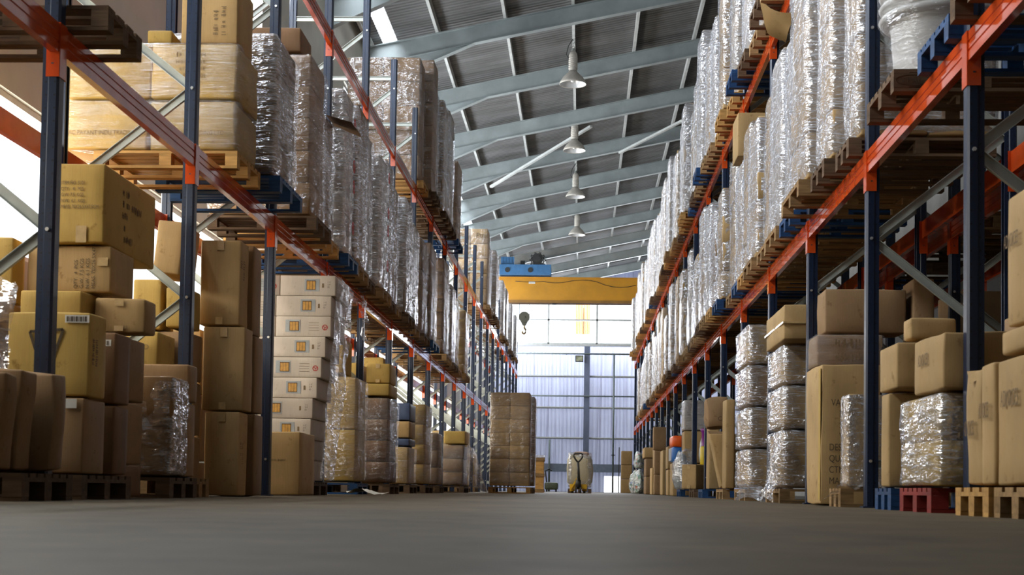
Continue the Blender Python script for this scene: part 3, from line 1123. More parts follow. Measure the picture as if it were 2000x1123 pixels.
COLW = {KY.name: 'yellowish', KT.name: 'tan', KB.name: 'brown', KD.name: 'dark brown', KW.name: 'white', KG.name: 'greyish'}
FMW = {FC.name: 'clear', FS.name: 'silvery', FH.name: 'milky'}
PW = {WOOD.name: 'weathered', WOODO.name: 'fresh yellow', WOODD.name: 'dark', PBLUE.name: 'blue', PRED.name: 'red'}
TIER = {1: 'lower tier', 2: 'upper tier'}
ZP = {1: 2.696, 2: 5.428}
count = {}


def racked(side, tier, y0, y1, xe, zt, mat, fm, pm, nx=2, ny=1, rows=5, depth=1.12, base=None):
    """a pallet with its wrapped load on a rack tier; xe: the x of its aisle face"""
    k = count[(side, tier)] = count.get((side, tier), 0) + 1
    s = side
    x0, x1 = (xe - depth, xe) if s < 0 else (xe, xe + depth)
    zp = ZP[tier] + 0.002
    near = y0 < 30
    where = ORD[k] + ' from camera, ' + TIER[tier] + ' ' + BY[s]
    px = (x0 + x1) / 2 + random.uniform(-0.02, 0.02) + (0.03 * s * -1)
    pallet(px, (y0 + y1) / 2, zp, pm, PW[pm.name] + ' pallet under a load, ' + where, depth, min(y1 - y0, 1.2) - 0.03, near, 'racked pallets')
    return load(x0, x1, y0 + 0.02, y1 - 0.02, zp + PDZ + 0.002, zt, mat, fm,
                COLW[mat.name] + ' load in ' + FMW.get(fm.name if fm else '', 'no') + ' film, ' + where, 'wrapped loads of the ' + SIDE[s], nx, ny, rows)


# --- text helper: built-in font turned into mesh
def text_mesh(body, size, mat, align='LEFT', space=1.15):
    cu = bpy.data.curves.new('t', 'FONT')
    cu.body = body
    cu.size = size
    cu.align_x = align
    cu.space_line = space
    cu.extrude = 0.0004
    ob = bpy.data.objects.new('t', cu)
    COL.objects.link(ob)
    bpy.context.view_layer.update()
    dg = bpy.context.evaluated_depsgraph_get()
    me = bpy.data.meshes.new_from_object(ob.evaluated_get(dg))
    me.materials.clear()
    me.materials.append(mat)
    bpy.data.objects.remove(ob)
    bpy.data.curves.remove(cu)
    return me


def write(parent, body, size, loc, face, mat=INK, sx=1.0, roll=0.0, name='lettering'):
    """face: 'front' looks to -y, 'east' to +x, 'west' to -x"""
    me = text_mesh(body, size, mat)
    rz = {'front': 0, 'east': R(90), 'west': R(-90)}[face]
    o = place(name, me, parent, loc)
    o.rotation_euler = (Matrix.Rotation(rz, 4, 'Z') @ Matrix.Rotation(R(90), 4, 'X') @ Matrix.Rotation(roll, 4, 'Z')).to_euler()
    o.scale = (sx, 1, 1)
    return o


def worn(parent, rows, size, loc, face, mat=INKF, roll=0.0, seed=1):
    """stencil print worn past reading: rows of broken strokes; rows = number of marks in each line"""
    rg = random.Random(seed)
    m = MB()
    for k, n in enumerate(rows):
        y0 = -k * size * 1.3
        for i in range(n):
            if rg.random() < 0.12:
                continue
            x0 = i * size * 0.62
            for q in range(2):
                a0 = x0 + rg.uniform(0, 0.2) * size + q * size * 0.27
                h0 = y0 + rg.uniform(0, 0.25) * size
                m.box(a0, a0 + size * 0.12, h0, y0 + size * rg.uniform(0.65, 0.95), 0, 0.0006)
            if rg.random() < 0.6:
                m.box(x0 + 0.05 * size, x0 + 0.45 * size, y0 + size * 0.4, y0 + size * 0.5, 0, 0.0005)
    o = m.build('worn_lettering', mat, parent)
    rz = {'front': 0, 'east': R(90), 'west': R(-90)}[face]
    o.location = loc
    o.rotation_euler = (Matrix.Rotation(rz, 4, 'Z') @ Matrix.Rotation(R(90), 4, 'X') @ Matrix.Rotation(roll, 4, 'Z')).to_euler()
    return o


def slab(parent, name, mat, x0, x1, z0, z1, y, t=0.0015):
    """thin sheet glued on a front face (looks to -y), local coordinates of the parent"""
    return MB().box(x0, x1, y - t, y, z0, z1).build(name, mat, parent)


# ------------------------------------------------------------------ loose cartons
def carton(x0, x1, y0, y1, z0, z1, mat, label, group=None, tape=True, rot=0.0, tilt=0.0, bulge=0.008, crumple=0.006, r=0.012, cat='carton', seed=None, lean=0.0):
    hx, hy, hz = (x1 - x0) / 2, (y1 - y0) / 2, (z1 - z0) / 2
    sd = seed if seed is not None else random.randint(0, 999)

    def warp(X):
        return Vector((X.x + lean * (X.z + hz), X.y, X.z))
    e_ = 0.55 * bulge + 0.35 * crumple
    me = rounded_box(hx - e_, hy - e_, hz - e_, min(r, hx * 0.3, hy * 0.3), 5, bulge, crumple, sd, warp if lean else None).mesh('carton', mat)
    o = place('carton', me, None, ((x0 + x1) / 2, (y0 + y1) / 2, (z0 + z1) / 2))
    o.rotation_euler = (0, tilt, rot)
    tag(o, label, cat, group)
    if tape:
        w = min(0.03, hx * 0.2)
        l = min(0.09, hz * 0.5)
        yb = -hy - 0.6 * bulge - 0.003
        slab(o, 'tape', TAPE, -w, w, hz - l, hz - r, yb)
        slab(o, 'tape', TAPE, -w, w, -hz + r, -hz + l * 0.8, yb)
    return o


LC = 'loose cartons of the window-side rack'
RC = 'loose cartons of the rack opposite the windows'

# window side, floor level, from the camera
def loose_load(x0, x1, y0, y1, z0, z1, mat, fm, label, rows, nx=1):
    return load(x0, x1, y0, y1, z0, z1, mat, fm, label, 'film covered cartons low on the racks', nx, 1, rows)


pallet(-3.40, 7.36, 0, WOODD, 'dark pallet on the floor under three bulging cartons nearest the windows', 1.14, 0.72, True, 'floor pallets')
carton(-3.45, -2.93, 6.98, 7.16, 0.148, 0.67, KB, 'thin bulging brown carton, nearest of three on the first dark pallet', LC, False, 0, 0, 0.02, 0.02, lean=0.04)
carton(-3.45, -2.93, 7.19, 7.42, 0.148, 0.70, KB, 'bulging brown carton in the middle of three on the first dark pallet', LC, False, 0, 0, 0.02, 0.02, lean=0.03)
carton(-3.45, -2.86, 7.48, 7.70, 0.148, 0.715, KB, 'bulging brown carton leaning against the first upright, last of three', LC, False, 0, 0, 0.02, 0.02, lean=0.02)
pallet(-3.27, 8.50, 0, WOODD, 'dark pallet under the carton with a triangle mark', 0.74, 0.9, True, 'floor pallets')
a = carton(-3.40, -2.912, 8.10, 8.49, 0.148, 0.600, KB, 'lower brown carton with a white label, under the triangle carton', LC, False)
slab(a, 'paper_label', LABELW, 0.12, 0.20, 0.16, 0.215, -0.207)
worn(a, (8, 5), 0.045, (0.2415, -0.02, 0.12), 'east', INKF, R(-90), 2)
a = carton(-3.40, -2.898, 8.12, 8.42, 0.604, 1.105, KY, 'tall yellowish carton with a black triangle mark beside the first upright', LC, False, bulge=0.004)
slab(a, 'paper_label', LABELW, 0.10, 0.245, 0.185, 0.23, -0.156)
for k in range(14):
    slab(a, 'barcode', INK, 0.11 + 0.009 * k, 0.1135 + 0.009 * k + 0.003 * (k % 3 == 0), 0.192, 0.222, -0.158, 0.0008)
tri = MB()
T = [(-0.11, 0.13), (0.09, 0.145), (-0.01, -0.16)]
for i in range(3):
    p, q = T[i], T[(i + 1) % 3]
    tri.bar((p[0], -0.1565, p[1]), (q[0], -0.1565, q[1]), 0.002, 0.016, (0, 0, 1))
tri.build('triangle_mark', INK, a)
worn(a, (6, 6), 0.045, (0.2505, -0.05, 0.1), 'east', INKF, R(-90), 3)
b_ = carton(-3.40, -2.905, 8.62, 8.90, 0.148, 0.588, KD, 'lower dark carton behind the triangle carton stack', LC, False)
b_ = carton(-3.40, -2.908, 8.62, 8.92, 0.592, 1.045, KD, 'upper dark carton with a small white label behind the triangle carton', LC, False)
slab(b_, 'paper_label', LABELW, 0.10, 0.21, 0.135, 0.175, -0.146)
for k in range(9):
    slab(b_, 'barcode', INK, 0.105 + 0.011 * k, 0.109 + 0.011 * k + 0.003 * (k % 2), 0.14, 0.168, -0.148, 0.0008)
# film wrapped pair
pallet(-3.44, 10.05, 0, WOODD, 'dark pallet under the film covered cartons between first and second uprights', 1.14, 0.7, True, 'floor pallets')
carton(-3.40, -2.90, 10.19, 10.44, 0.148, 0.700, KB, 'narrow lower brown carton against the second upright', LC, False)
carton(-3.40, -2.893, 10.20, 10.45, 0.704, 0.985, KB, 'narrow upper brown carton against the second upright', LC, False)


def sheet(name, pts_a, pts_b, mat, label, cat, nu=14, nv=10, amp=0.05, seed=0, freq=4.0):
    """crumpled sheet hung between two polylines"""
    def samp(pts, t):
        f = t * (len(pts) - 1)
        i = min(int(f), len(pts) - 2)
        return Vector(pts[i]).lerp(Vector(pts[i + 1]), f - i)
    vs_, fs = [], []
    for i in range(nu + 1):
        for j in range(nv + 1):
            p = samp(pts_a, i / nu).lerp(samp(pts_b, i / nu), j / nv)
            d = noise.noise_vector(p * freq + Vector((seed * 3.3, 0, 0))) * amp
            d += noise.noise_vector(p * freq * 3 + Vector((seed, 9, 0))) * amp * 0.35
            vs_.append(p + d)
    for i in range(nu):
        for j in range(nv):
            a = i * (nv + 1) + j
            fs.append((a, a + nv + 1, a + nv + 2, a + 1))
    o = MB().add(vs_, fs, True).build(name, mat)
    return tag(o, label, cat)


def film_hood(x0, x1, y0, y1, z0, z1, mat, label, seed, cat='plastic film'):
    me = wrap_mesh(seed, mat)
    o = place('plastic_film', me, None, ((x0 + x1) / 2, (y0 + y1) / 2, (z0 + z1) / 2), (x1 - x0, y1 - y0, z1 - z0))
    return tag(o, label, cat)


t3 = loose_load(-3.48, -2.865, 9.76, 10.17, 0.147, 0.87, KB, FL, 'two brown cartons under one clear film hood on a dark pallet before the second upright', 2)
f3 = sheet('film_tuft', [(-3.30, 9.74, 0.78), (-3.16, 9.72, 0.72), (-3.06, 9.74, 0.66)], [(-3.28, 9.74, 0.49), (-3.15, 9.70, 0.44), (-3.02, 9.74, 0.49)], FL, 'x', 'x', 8, 8, 0.03, 5, 9)
for k_ in ('label', 'category', 'kind'):
    del f3[k_]
f3.parent = t3
f3.matrix_parent_inverse = Matrix.Translation(t3.location).inverted()
# behind the second upright
carton(-3.56, -3.10, 10.72, 11.1, 0.60, 0.925, KY, 'plain yellowish carton beneath the one reading LTD', LC, False)
carton(-3.56, -3.10, 10.72, 11.1, 0.148, 0.596, KB, 'lowest carton beneath the two by the second upright', LC, False)
pallet(-3.40, 10.98, 0, WOOD, 'pallet just behind the second upright under the LTD carton', 0.8, 0.5, True, 'floor pallets')
a = carton(-3.56, -3.29, 10.72, 11.2, 0.930, 1.285, KY, 'yellowish carton printed LTD, topmost just behind the film covered pair', LC, False)
write(a, 'G LTD', 0.055, (-0.09, -0.253, 0.03), 'front', INKF)
carton(-3.88, -3.36, 12.2, 12.6, 0.9, 1.475, KT, 'large orange tan carton set back behind the second upright', LC, False)
carton(-3.88, -3.36, 12.2, 12.6, 0.3, 0.896, KB, 'large carton under the orange tan one set back', LC, False)
carton(-3.88, -3.36, 12.2, 12.6, 0.003, 0.296, KB, 'lowest carton under the orange tan one set back', LC, False)
# three-box column on the floor
a = carton(-3.248, -2.90, 11.70, 12.00, 1.440, 2.172, KT, 'topmost of three tall plain cartons stacked on the floor', LC, True, bulge=0.004)
worn(a, (4, 3), 0.07, (0.174, -0.06, 0.2), 'east', INKF, R(-90), 4)
carton(-3.212, -2.848, 11.70, 12.00, 0.722, 1.436, KT, 'middle one of three tall plain cartons stacked on the floor', LC, True, bulge=0.004)
a = carton(-3.18, -2.877, 11.70, 12.00, 0.003, 0.718, KT, 'lowest of three tall plain cartons stacked on the floor', LC, False, bulge=0.004)
slab(a, 'tape', TAPE, -0.03, 0.03, 0.27, 0.345, -0.157)
worn(a, (6, 4), 0.05, (0.151, -0.05, 0.1), 'east', INKF, R(-90), 5)
carton(-3.22, -2.872, 12.06, 12.38, 1.404, 2.19, KB, 'topmost carton right behind the three-carton column', LC, False)
carton(-3.22, -2.84, 12.06, 12.38, 0.722, 1.40, KB, 'middle carton right behind the three-carton column', LC, False)
carton(-3.22, -2.83, 12.06, 12.38, 0.003, 0.718, KB, 'floor carton right behind the three-carton column', LC, False)
a = carton(-3.222, -2.805, 13.9, 14.7, 0.003, 0.638, KT, 'wide plain carton alone on the floor before the heater boxes', LC, False, bulge=0.004)
worn(a, (12,), 0.03, (-0.16, -0.4025, 0.02), 'front', INKF, 0, 6)
# upper heap between first and second uprights (stacked out of sight on cartons behind the wrapped ones)
a = carton(-3.55, -3.125, 8.95, 10.06, 1.655, 2.185, KY, 'long carton with stencilled quantities at the top of the first heap', LC, False, bulge=0.004)
write(a, 'ITEM NO. 5101\nQTY.   4   PCS\nG.W. 7.5  KGS\nN.W.  6.1  KGS\nMEAS. 70X26.5X47.5CM', 0.034, (-0.075, -0.5605, 0.12), 'front', INKF, 0.72, 0.0)
slab(a, 'tape', TAPE, 0.03, 0.10, -0.26, -0.15, -0.5605)
worn(a, (5, 11, 4, 2, 6), 0.06, (0.2145, -0.2, 0.12), 'east', KDARKI, 0, 7)
a = carton(-3.65, -3.085, 9.0, 9.48, 1.340, 1.650, KT, 'carton printed sideways with quantities under the long stencilled one', LC, False, bulge=0.004)
write(a, 'QTY.  4  PCS\nG.W. 7.5 KGS\nN.W. 6.1 KGS\nMEAS. 70X26.5X47.5CM', 0.034, (0.06, -0.2445, -0.13), 'front', INK, 1.0, R(90))
MB().box(0.19, 0.26, -0.246, -0.2435, 0.02, 0.075).build('tape', TAPE, a)
carton(-3.62, -3.205, 8.82, 9.3, 1.075, 1.336, KY, 'plain carton beneath the sideways printed one, window side', LC, False)
a = carton(-3.18, -2.835, 8.95, 9.2, 1.072, 1.305, KT, 'carton with hanging tape beneath the sideways printed one, aisle side', LC, True)
write(a, '9023', 0.03, (0.0, -0.1305, -0.09), 'front', INKF)
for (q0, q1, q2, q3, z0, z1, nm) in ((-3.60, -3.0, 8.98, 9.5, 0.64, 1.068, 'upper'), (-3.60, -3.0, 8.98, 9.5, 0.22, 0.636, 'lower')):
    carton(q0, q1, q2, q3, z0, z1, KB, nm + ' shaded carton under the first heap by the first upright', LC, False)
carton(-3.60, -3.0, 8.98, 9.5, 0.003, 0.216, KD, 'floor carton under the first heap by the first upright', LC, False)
a = carton(-3.49, -3.26, 11.2, 11.7, 1.80, 2.24, KT, 'tilted tan carton high behind the second upright', LC, False, tilt=0.09)
carton(-3.66, -3.42, 11.2, 11.6, 1.345, 1.760, KY, 'upright narrow carton under the tilted tan one, window side', LC, False)
carton(-3.39, -3.20, 11.2, 11.6, 1.365, 1.700, KY, 'upright narrow carton under the tilted tan one, aisle side', LC, False)
for z0, z1, nm in ((0.95, 1.34, 'top'), (0.5, 0.946, 'middle'), (0.003, 0.496, 'bottom')):
    carton(-3.68, -3.19, 11.22, 11.65, z0, z1, KB, nm + ' carton of the hidden column carrying the narrow upright pair', LC, False)
a = carton(-3.98, -3.70, 8.9, 9.12, 1.255, 1.69, KY, 'small carton against the windows at the picture edge', LC, False)
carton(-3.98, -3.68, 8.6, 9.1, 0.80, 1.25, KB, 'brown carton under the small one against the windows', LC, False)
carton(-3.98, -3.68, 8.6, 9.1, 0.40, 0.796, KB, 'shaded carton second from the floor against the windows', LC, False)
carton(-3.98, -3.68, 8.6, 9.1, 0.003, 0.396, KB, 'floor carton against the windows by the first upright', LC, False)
sheet('plastic_film', [(-3.5, 7.5, 1.24), (-3.22, 7.5, 1.24), (-3.06, 7.5, 1.15)], [(-3.5, 7.5, 0.71), (-3.2, 7.5, 0.72), (-3.10, 7.5, 0.73)], FL, 'loose clear film bunched above the bulging cartons at the picture edge', 'plastic film', 10, 12, 0.07, 8, 5)

# heater cartons
HX = [-2.68, -2.72, -2.72, -2.776, -2.815, -2.858, -2.90, -2.915, -2.93, -2.94]
pallet(-3.45, 15.42, 0, WOODD, 'dark pallet under the white heater cartons', 1.14, 0.9, True, 'floor pallets')
HP = ['topmost', 'second from the top', 'third from the top', 'fourth from the top', 'fifth from the top', 'sixth from the top', 'seventh from the top', 'eighth from the top', 'ninth from the top', 'lowest']
for i, xe in enumerate(HX):
    z1 = 2.372 - 0.2215 * i
    z0 = z1 - 0.2195
    for col in (0, 1):
        x1 = xe - col * 0.605
        rot = 0.0
        a = carton(x1 - 0.60, x1, 15.0, 15.88, z0, z1, KW, 'white heater carton with a picture, ' + HP[i] + (', aisle-side column' if col == 0 else ', column toward the windows'), 'white heater cartons', False, rot, 0, 0.0, 0.001, 0.008)
        hy = 0.44
        flip = -1 if i % 2 == 0 and i > 0 else 1
        yb = -hy - 0.0015
        cx = -0.02 + (0.06 if flip > 0 else -0.10)
        slab(a, 'printed_panel', PANELB, cx - 0.075, cx + 0.085, -0.062, 0.072, yb)
        slab(a, 'heater_picture', PICD, cx - 0.055 * 1 if flip > 0 else cx - 0.03, cx + 0.045 if flip > 0 else cx + 0.075, -0.048, 0.055, yb - 0.0018)
        for k in range(3):
            q = (cx - 0.048 if flip > 0 else cx - 0.024) + 0.031 * k
            slab(a, 'heater_bar', PICT, q, q + 0.027, -0.042, 0.046, yb - 0.0036)
        if i in (2, 4) or col == 1:
            ring = MB()
            for k in range(16):
                a0, a1 = 2 * math.pi * k / 16, 2 * math.pi * (k + 1) / 16
                ring.bar((0.235 + 0.027 * math.cos(a0), yb, 0.027 * math.sin(a0) - 0.01), (0.235 + 0.027 * math.cos(a1), yb, 0.027 * math.sin(a1) - 0.01), 0.002, 0.009, (math.cos((a0 + a1) / 2), 0, math.sin((a0 + a1) / 2)))
            for k in range(3):
                a0 = 2 * math.pi * k / 3 + 0.4
                ring.bar((0.235, yb, -0.01), (0.235 + 0.024 * math.cos(a0), yb, 0.024 * math.sin(a0) - 0.01), 0.002, 0.008, (math.sin(a0), 0, -math.cos(a0)))
            ring.build('round_logo', INKR, a)
            for k in range(4):
                slab(a, 'printed_line', INKF, 0.06, 0.17, -0.045 + 0.028 * k, -0.042 + 0.028 * k, yb)
        else:
            write(a, '1 C\n2 P\nE1', 0.024, (0.215, yb, 0.03), 'front', INK)
            slab(a, 'printed_mark', INKF, 0.155, 0.175, -0.022, 0.024, yb)
sheet('plastic_film', [(-2.64, 14.98, 2.37), (-2.625, 15.9, 2.30)], [(-2.80, 14.98, 0.16), (-2.80, 15.9, 0.16)], FS, 'torn stretch film hanging down the aisle side of the white heater cartons', 'plastic film', 8, 26, 0.03, 2, 5)

# further floor loads of the window side
racks_floor = []


def floor_load(x0, x1, y0, y1, z1, mat, fm, pm, label, plabel, nx=1, ny=1, rows=4, grp='floor loads of the window-side rack', zp=0.0, dxp=None):
    pallet((x0 + x1) / 2, (y0 + y1) / 2, zp, pm, plabel, dxp or (x1 - x0), y1 - y0, y0 < 30, 'floor pallets')
    return load(x0, x1, y0, y1, zp + PDZ + 0.003, z1, mat, fm, label, grp, nx, ny, rows)


floor_load(-3.92, -2.872, 17.95, 18.85, 1.54, KY, FC, PBLUE, 'yellow brown wrapped carton block standing before the fifth upright', 'blue pallet under the yellow brown carton block', 2, 1, 2)
carton(-3.30, -3.09, 17.98, 18.7, 1.56, 2.02, KY, 'upright carton on top of the yellow brown wrapped block', LC, False)
carton(-3.70, -3.34, 17.98, 18.7, 1.56, 1.98, KB, 'brown carton on the yellow brown block toward the windows', LC, False)
floor_load(-3.75, -2.76, 20.15, 21.25, 1.41, KD, FC, WOODD, 'dark sagging cartons wrapped in film behind the fifth upright', 'dark pallet under the dark sagging cartons', 2, 1, 4)
carton(-3.20, -2.79, 20.2, 21.1, 1.415, 1.60, KY, 'pale flat carton on top of the dark sagging cartons', LC, False)
carton(-3.62, -3.24, 20.2, 21.1, 1.415, 1.90, KY, 'yellowish carton on the dark sagging cartons toward the windows', LC, False)
carton(-3.16, -2.80, 20.3, 21.0, 1.604, 1.90, KY, 'square yellowish carton above the pale flat one', LC, True)
floor_load(-3.75, -2.83, 23.1, 24.2, 0.78, KY, FC, WOODD, 'yellowish wrapped carton base under the blue crates', 'dark pallet under the blue crates', 2, 1, 1)
carton(-3.20, -2.85, 23.15, 24.0, 0.785, 0.91, BLUEC, 'flat blue lid between two cartons behind the sixth upright', None, False, cat='crate')
carton(-3.20, -2.85, 23.15, 24.0, 0.914, 1.20, KT, 'tan carton with white stickers under the blue crate', LC, False)
carton(-3.20, -2.85, 23.15, 24.0, 1.204, 1.50, BLUEC, 'dark blue crate on top of the tan carton', None, False, cat='crate')
carton(-3.75, -3.3, 23.15, 24.0, 0.785, 1.5, KY, 'tall yellowish carton beside the blue crates toward the windows', LC, False)
carton(-3.75, -3.3, 23.15, 24.0, 1.504, 2.25, KY, 'upper yellowish carton beside the blue crates toward the windows', LC, False)
floor_load(-3.85, -2.79, 27.6, 28.5, 1.2, KB, FC, WOODD, 'brown wrapped cartons standing behind the eighth upright', 'dark pallet under the brown wrapped cartons by the eighth upright', 2, 1, 3)
floor_load(-3.85, -2.79, 25.1, 26.4, 1.62, KY, FC, WOODD, 'yellowish carton block standing between seventh and eighth uprights', 'pallet under the yellowish block between seventh and eighth uprights', 2, 1, 4)
floor_load(-3.6, -2.56, 30.6, 31.9, 1.05, KB, FC, WOODD, 'film covered cartons bulging into the aisle before the tall aisle stack', 'dark pallet under the film covered bulging cartons', 2, 1, 3)
carton(-3.02, -2.55, 30.65, 31.7, 1.065, 1.35, KY, 'pale yellow carton lying on the film covered bulging cartons', LC, False)
sheet('plastic_film', [(-2.50, 30.55, 1.05), (-2.46, 31.9, 1.0)], [(-2.42, 30.5, 0.15), (-2.1, 32.0, 0.02)], FL, 'film trailing to the floor from the bulging cartons', 'plastic film', 8, 12, 0.06, 4, 4)
for i, (y0, z1) in enumerate(((33.3, 1.3), (36.2, 1.6), (39.0, 1.1))):
    floor_load(-3.95, -2.95, y0, y0 + 1.2, z1, KY, FC, WOOD, 'yellowish carton block low in the ' + ORD[11 + i] + ' bay of the window-side rack', 'pallet low in the ' + ORD[11 + i] + ' bay of the window-side rack', 2, 1, 3)
sheet('paper_scrap', [(-2.80, 16.6, 0.02), (-2.62, 16.75, 0.08), (-2.45, 16.7, 0.02)], [(-2.80, 17.4, 0.02), (-2.62, 17.5, 0.05), (-2.4, 17.5, 0.02)], LABELW, 'pale scrap of packing paper on the floor by the blue pallet', 'paper scrap', 8, 6, 0.03, 3, 6)

floor_load(-4.0, -3.0, 5.15, 6.45, 2.1, KB, FC, WOODD, 'brown wrapped load added out of view to shade the bulging cartons', 'dark pallet under the added unseen load before the bulging cartons', 2, 1, 4)  # unseen load, added to keep window light off the low cartons
floor_load(-4.0, -3.0, 3.4, 4.6, 2.1, KB, FC, WOODD, 'brown wrapped load nearest the entrance, added out of view for shading', 'dark pallet under the added unseen load nearest the entrance', 2, 1, 4)  # second unseen load, added to deepen the same shade
# window side, lower tier
pallet(-3.32, 8.16, ZP[1] + 0.002, WOODD, 'dark empty looking pallet overhanging the nearest beam of the window-side rack', 1.14, 0.62, True, 'racked pallets')
pallet(-3.46, 11.75, ZP[1] + 0.002, WOODO, 'fresh yellow pallet under the big stencilled cartons', 1.2, 0.84, True, 'racked pallets')
B1 = load(-4.38, -2.83, 11.30, 12.16, 2.845, 3.27, KY, FC, 'lowest wide course of the big stencilled cartons behind the second upright', 'big stencilled cartons', 2, 1, 1)
write(B1, 'AC PAYANT INDU TRADING LTD', 0.055, (-0.66, -0.432, 0.12), 'front', INKF, 0.8)
write(B1, 'BD PAYANT TRADING LTD', 0.055, (0.10, -0.432, 0.12), 'front', INKF, 0.8)
B2 = load(-4.38, -2.83, 11.30, 12.16, 3.275, 3.75, KY, FC, 'upper wide course of the big stencilled cartons, wrapped in film', 'big stencilled cartons', 2, 1, 1)
worn(B2, (9, 9, 9, 9), 0.045, (0.22, -0.424, 0.34), 'front', INKF, 0, 8)
a = carton(-3.38, -2.90, 11.40, 11.97, 3.755, 4.30, KT, 'big carton standing on top of the big stencilled cartons', LC, False)
worn(a, (9, 8), 0.05, (0.08, -0.288, -0.20), 'front', INKF, R(90), 9)
worn(a, (6,), 0.05, (-0.12, -0.288, -0.20), 'front', INKF, R(90), 10)
carton(-3.67, -3.455, 11.42, 11.75, 3.755, 3.885, KY, 'small flat carton beside the big top carton', LC, False)
L = -1
racked(L, 1, 12.22, 13.24, -2.73, 4.16, KB, FS, PBLUE, 2, 1, 4)
racked(L, 1, 14.06, 14.94, -2.77, 4.55, KB, FC, WOODD, 2, 1, 5)
carton(-3.5, -2.95, 14.2, 14.8, 4.57, 4.83, KD, 'dark open carton lying on the tall brown load near the third upright', LC, False)
racked(L, 1, 15.06, 15.95, -2.85, 4.25, KB, FS, WOODO, 2, 1, 4)
sheet('cardboard_flap', [(-2.92, 15.5, 4.26), (-2.62, 15.5, 4.18)], [(-2.92, 16.05, 4.27), (-2.60, 16.05, 4.15)], KD, 'brown cardboard flap jutting out over the aisle by the fourth upright', 'cardboard', 6, 6, 0.01, 1, 4)
w1 = racked(L, 1, 16.32, 17.1, -2.82, 4.85, KW, FS, PBLUE, 2, 1, 8)
w2 = racked(L, 1, 17.15, 18.05, -2.80, 4.9, KB, FH, WOOD, 2, 1, 5)
racked(L, 1, 18.1, 18.86, -2.85, 4.8, KG, FS, WOODD, 2, 1, 5)
w3 = racked(L, 1, 19.15, 20.05, -2.80, 4.75, KW, FS, WOOD, 2, 1, 8)
racked(L, 1, 20.1, 20.9, -2.84, 4.9, KB, FH, WOODD, 2, 1, 5)
racked(L, 1, 20.95, 21.66, -2.86, 4.7, KB, FS, WOOD, 2, 1, 5)
racked(L, 1, 22.0, 22.95, -2.80, 4.75, KG, FH, WOODD, 2, 1, 5)
racked(L, 1, 23.0, 24.35, -2.86, 4.6, KG, FS, WOOD, 2, 1, 5)
racked(L, 1, 24.8, 25.8, -2.86, 4.6, KB, FC, WOODD, 2, 1, 6)
w4 = racked(L, 1, 25.9, 27.1, -2.82, 4.7, KB, FC, PBLUE, 2, 1, 6)
racked(L, 1, 28.5, 29.9, -2.84, 4.85, KB, FC, WOOD, 2, 1, 7)
racked(L, 1, 30.5, 31.7, -2.86, 4.6, KG, FH, WOODD, 2, 1, 6)
racked(L, 1, 31.75, 32.75, -2.88, 4.5, KY, FC, WOOD, 2, 1, 7)
racked(L, 1, 33.4, 34.7, -2.80, 4.4, KY, FC, WOOD, 2, 1, 7)


def ring_logo(parent, x, y, z, r=0.07):
    ring = MB()
    for k in range(16):
        a0, a1 = 2 * math.pi * k / 16, 2 * math.pi * (k + 1) / 16
        am = (a0 + a1) / 2
        ring.bar((x, y + r * math.cos(a0), z + r * math.sin(a0)), (x, y + r * math.cos(a1), z + r * math.sin(a1)), 0.003, 0.022, (0, math.cos(am), math.sin(am)))
    for k in range(3):
        a0 = 2 * math.pi * k / 3 + 0.5
        ring.bar((x, y, z), (x, y + r * math.cos(a0), z + r * math.sin(a0)), 0.003, 0.02, (0, math.sin(a0), -math.cos(a0)))
    return ring.build('round_logo', INKR, parent)


for w_ in (w1, w3):
    for k in (1, 3, 4, 6):
        ring_logo(w_, 0.585, 0.05, 0.12 + 0.25 * k)
sheet('plastic_film', [(-2.95, 18.4, 2.62), (-2.90, 18.7, 2.60)], [(-2.92, 18.4, 2.02), (-2.88, 18.62, 2.05)], FL, 'strip of torn film dangling from the orange beam near the fifth upright', 'plastic film', 6, 12, 0.05, 6, 8)

# window side, upper tier
m_l = racked(L, 2, 24.75, 25.6, -2.93, 7.85, KB, FC, WOODO, 2, 1, 5, 1.42)
racked(L, 2, 25.7, 26.55, -2.80, 8.1, KB, FC, WOODD, 2, 1, 6)
racked(L, 2, 26.6, 27.25, -2.85, 7.8, KB, FS, WOOD, 2, 1, 6)
racked(L, 2, 27.5, 28.7, -2.78, 7.85, KB, FS, WOODD, 2, 1, 6)
racked(L, 2, 28.8, 30.0, -2.80, 8.0, KB, FS, WOODD, 2, 1, 6)
racked(L, 2, 30.6, 31.8, -2.78, 7.35, KB, FC, PBLUE, 2, 1, 5)
pt = racked(L, 2, 41.6, 42.7, -2.84, 7.9, KT, FC, WOOD, 2, 1, 5)
for xx in (-0.35, 0.17):
    write(pt, 'Pttu', 0.2, (xx, -0.575, 2.0), 'front', INK)
    write(pt, 'Pttu', 0.12, (xx + 0.1, -0.575, 1.45), 'front', INKF)
    write(pt, 'Pttu', 0.12, (xx + 0.1, -0.575, 1.0), 'front', INKF)
racked(L, 2, 42.8, 43.95, -2.88, 7.6, KB, FS, WOOD, 2, 1, 5)
racked(L, 2, 44.5, 45.6, -2.78, 7.75, KB, FS, WOODD, 2, 1, 5)
racked(L, 2, 45.7, 46.8, -2.82, 7.55, KB, FC, WOOD, 2, 1, 5)
racked(L, 2, 50.0, 51.2, -2.85, 7.6, KG, FH, WOOD, 2, 1, 5)
racked(L, 2, 51.3, 52.4, -2.8, 7.5, KG, FH, WOOD, 2, 1, 5)
racked(L, 2, 55.6, 56.8, -2.82, 7.5, KG, FH, WOODD, 2, 1, 5)
racked(L, 2, 58.4, 59.6, -2.78, 7.4, KG, FH, WOOD, 2, 1, 5)

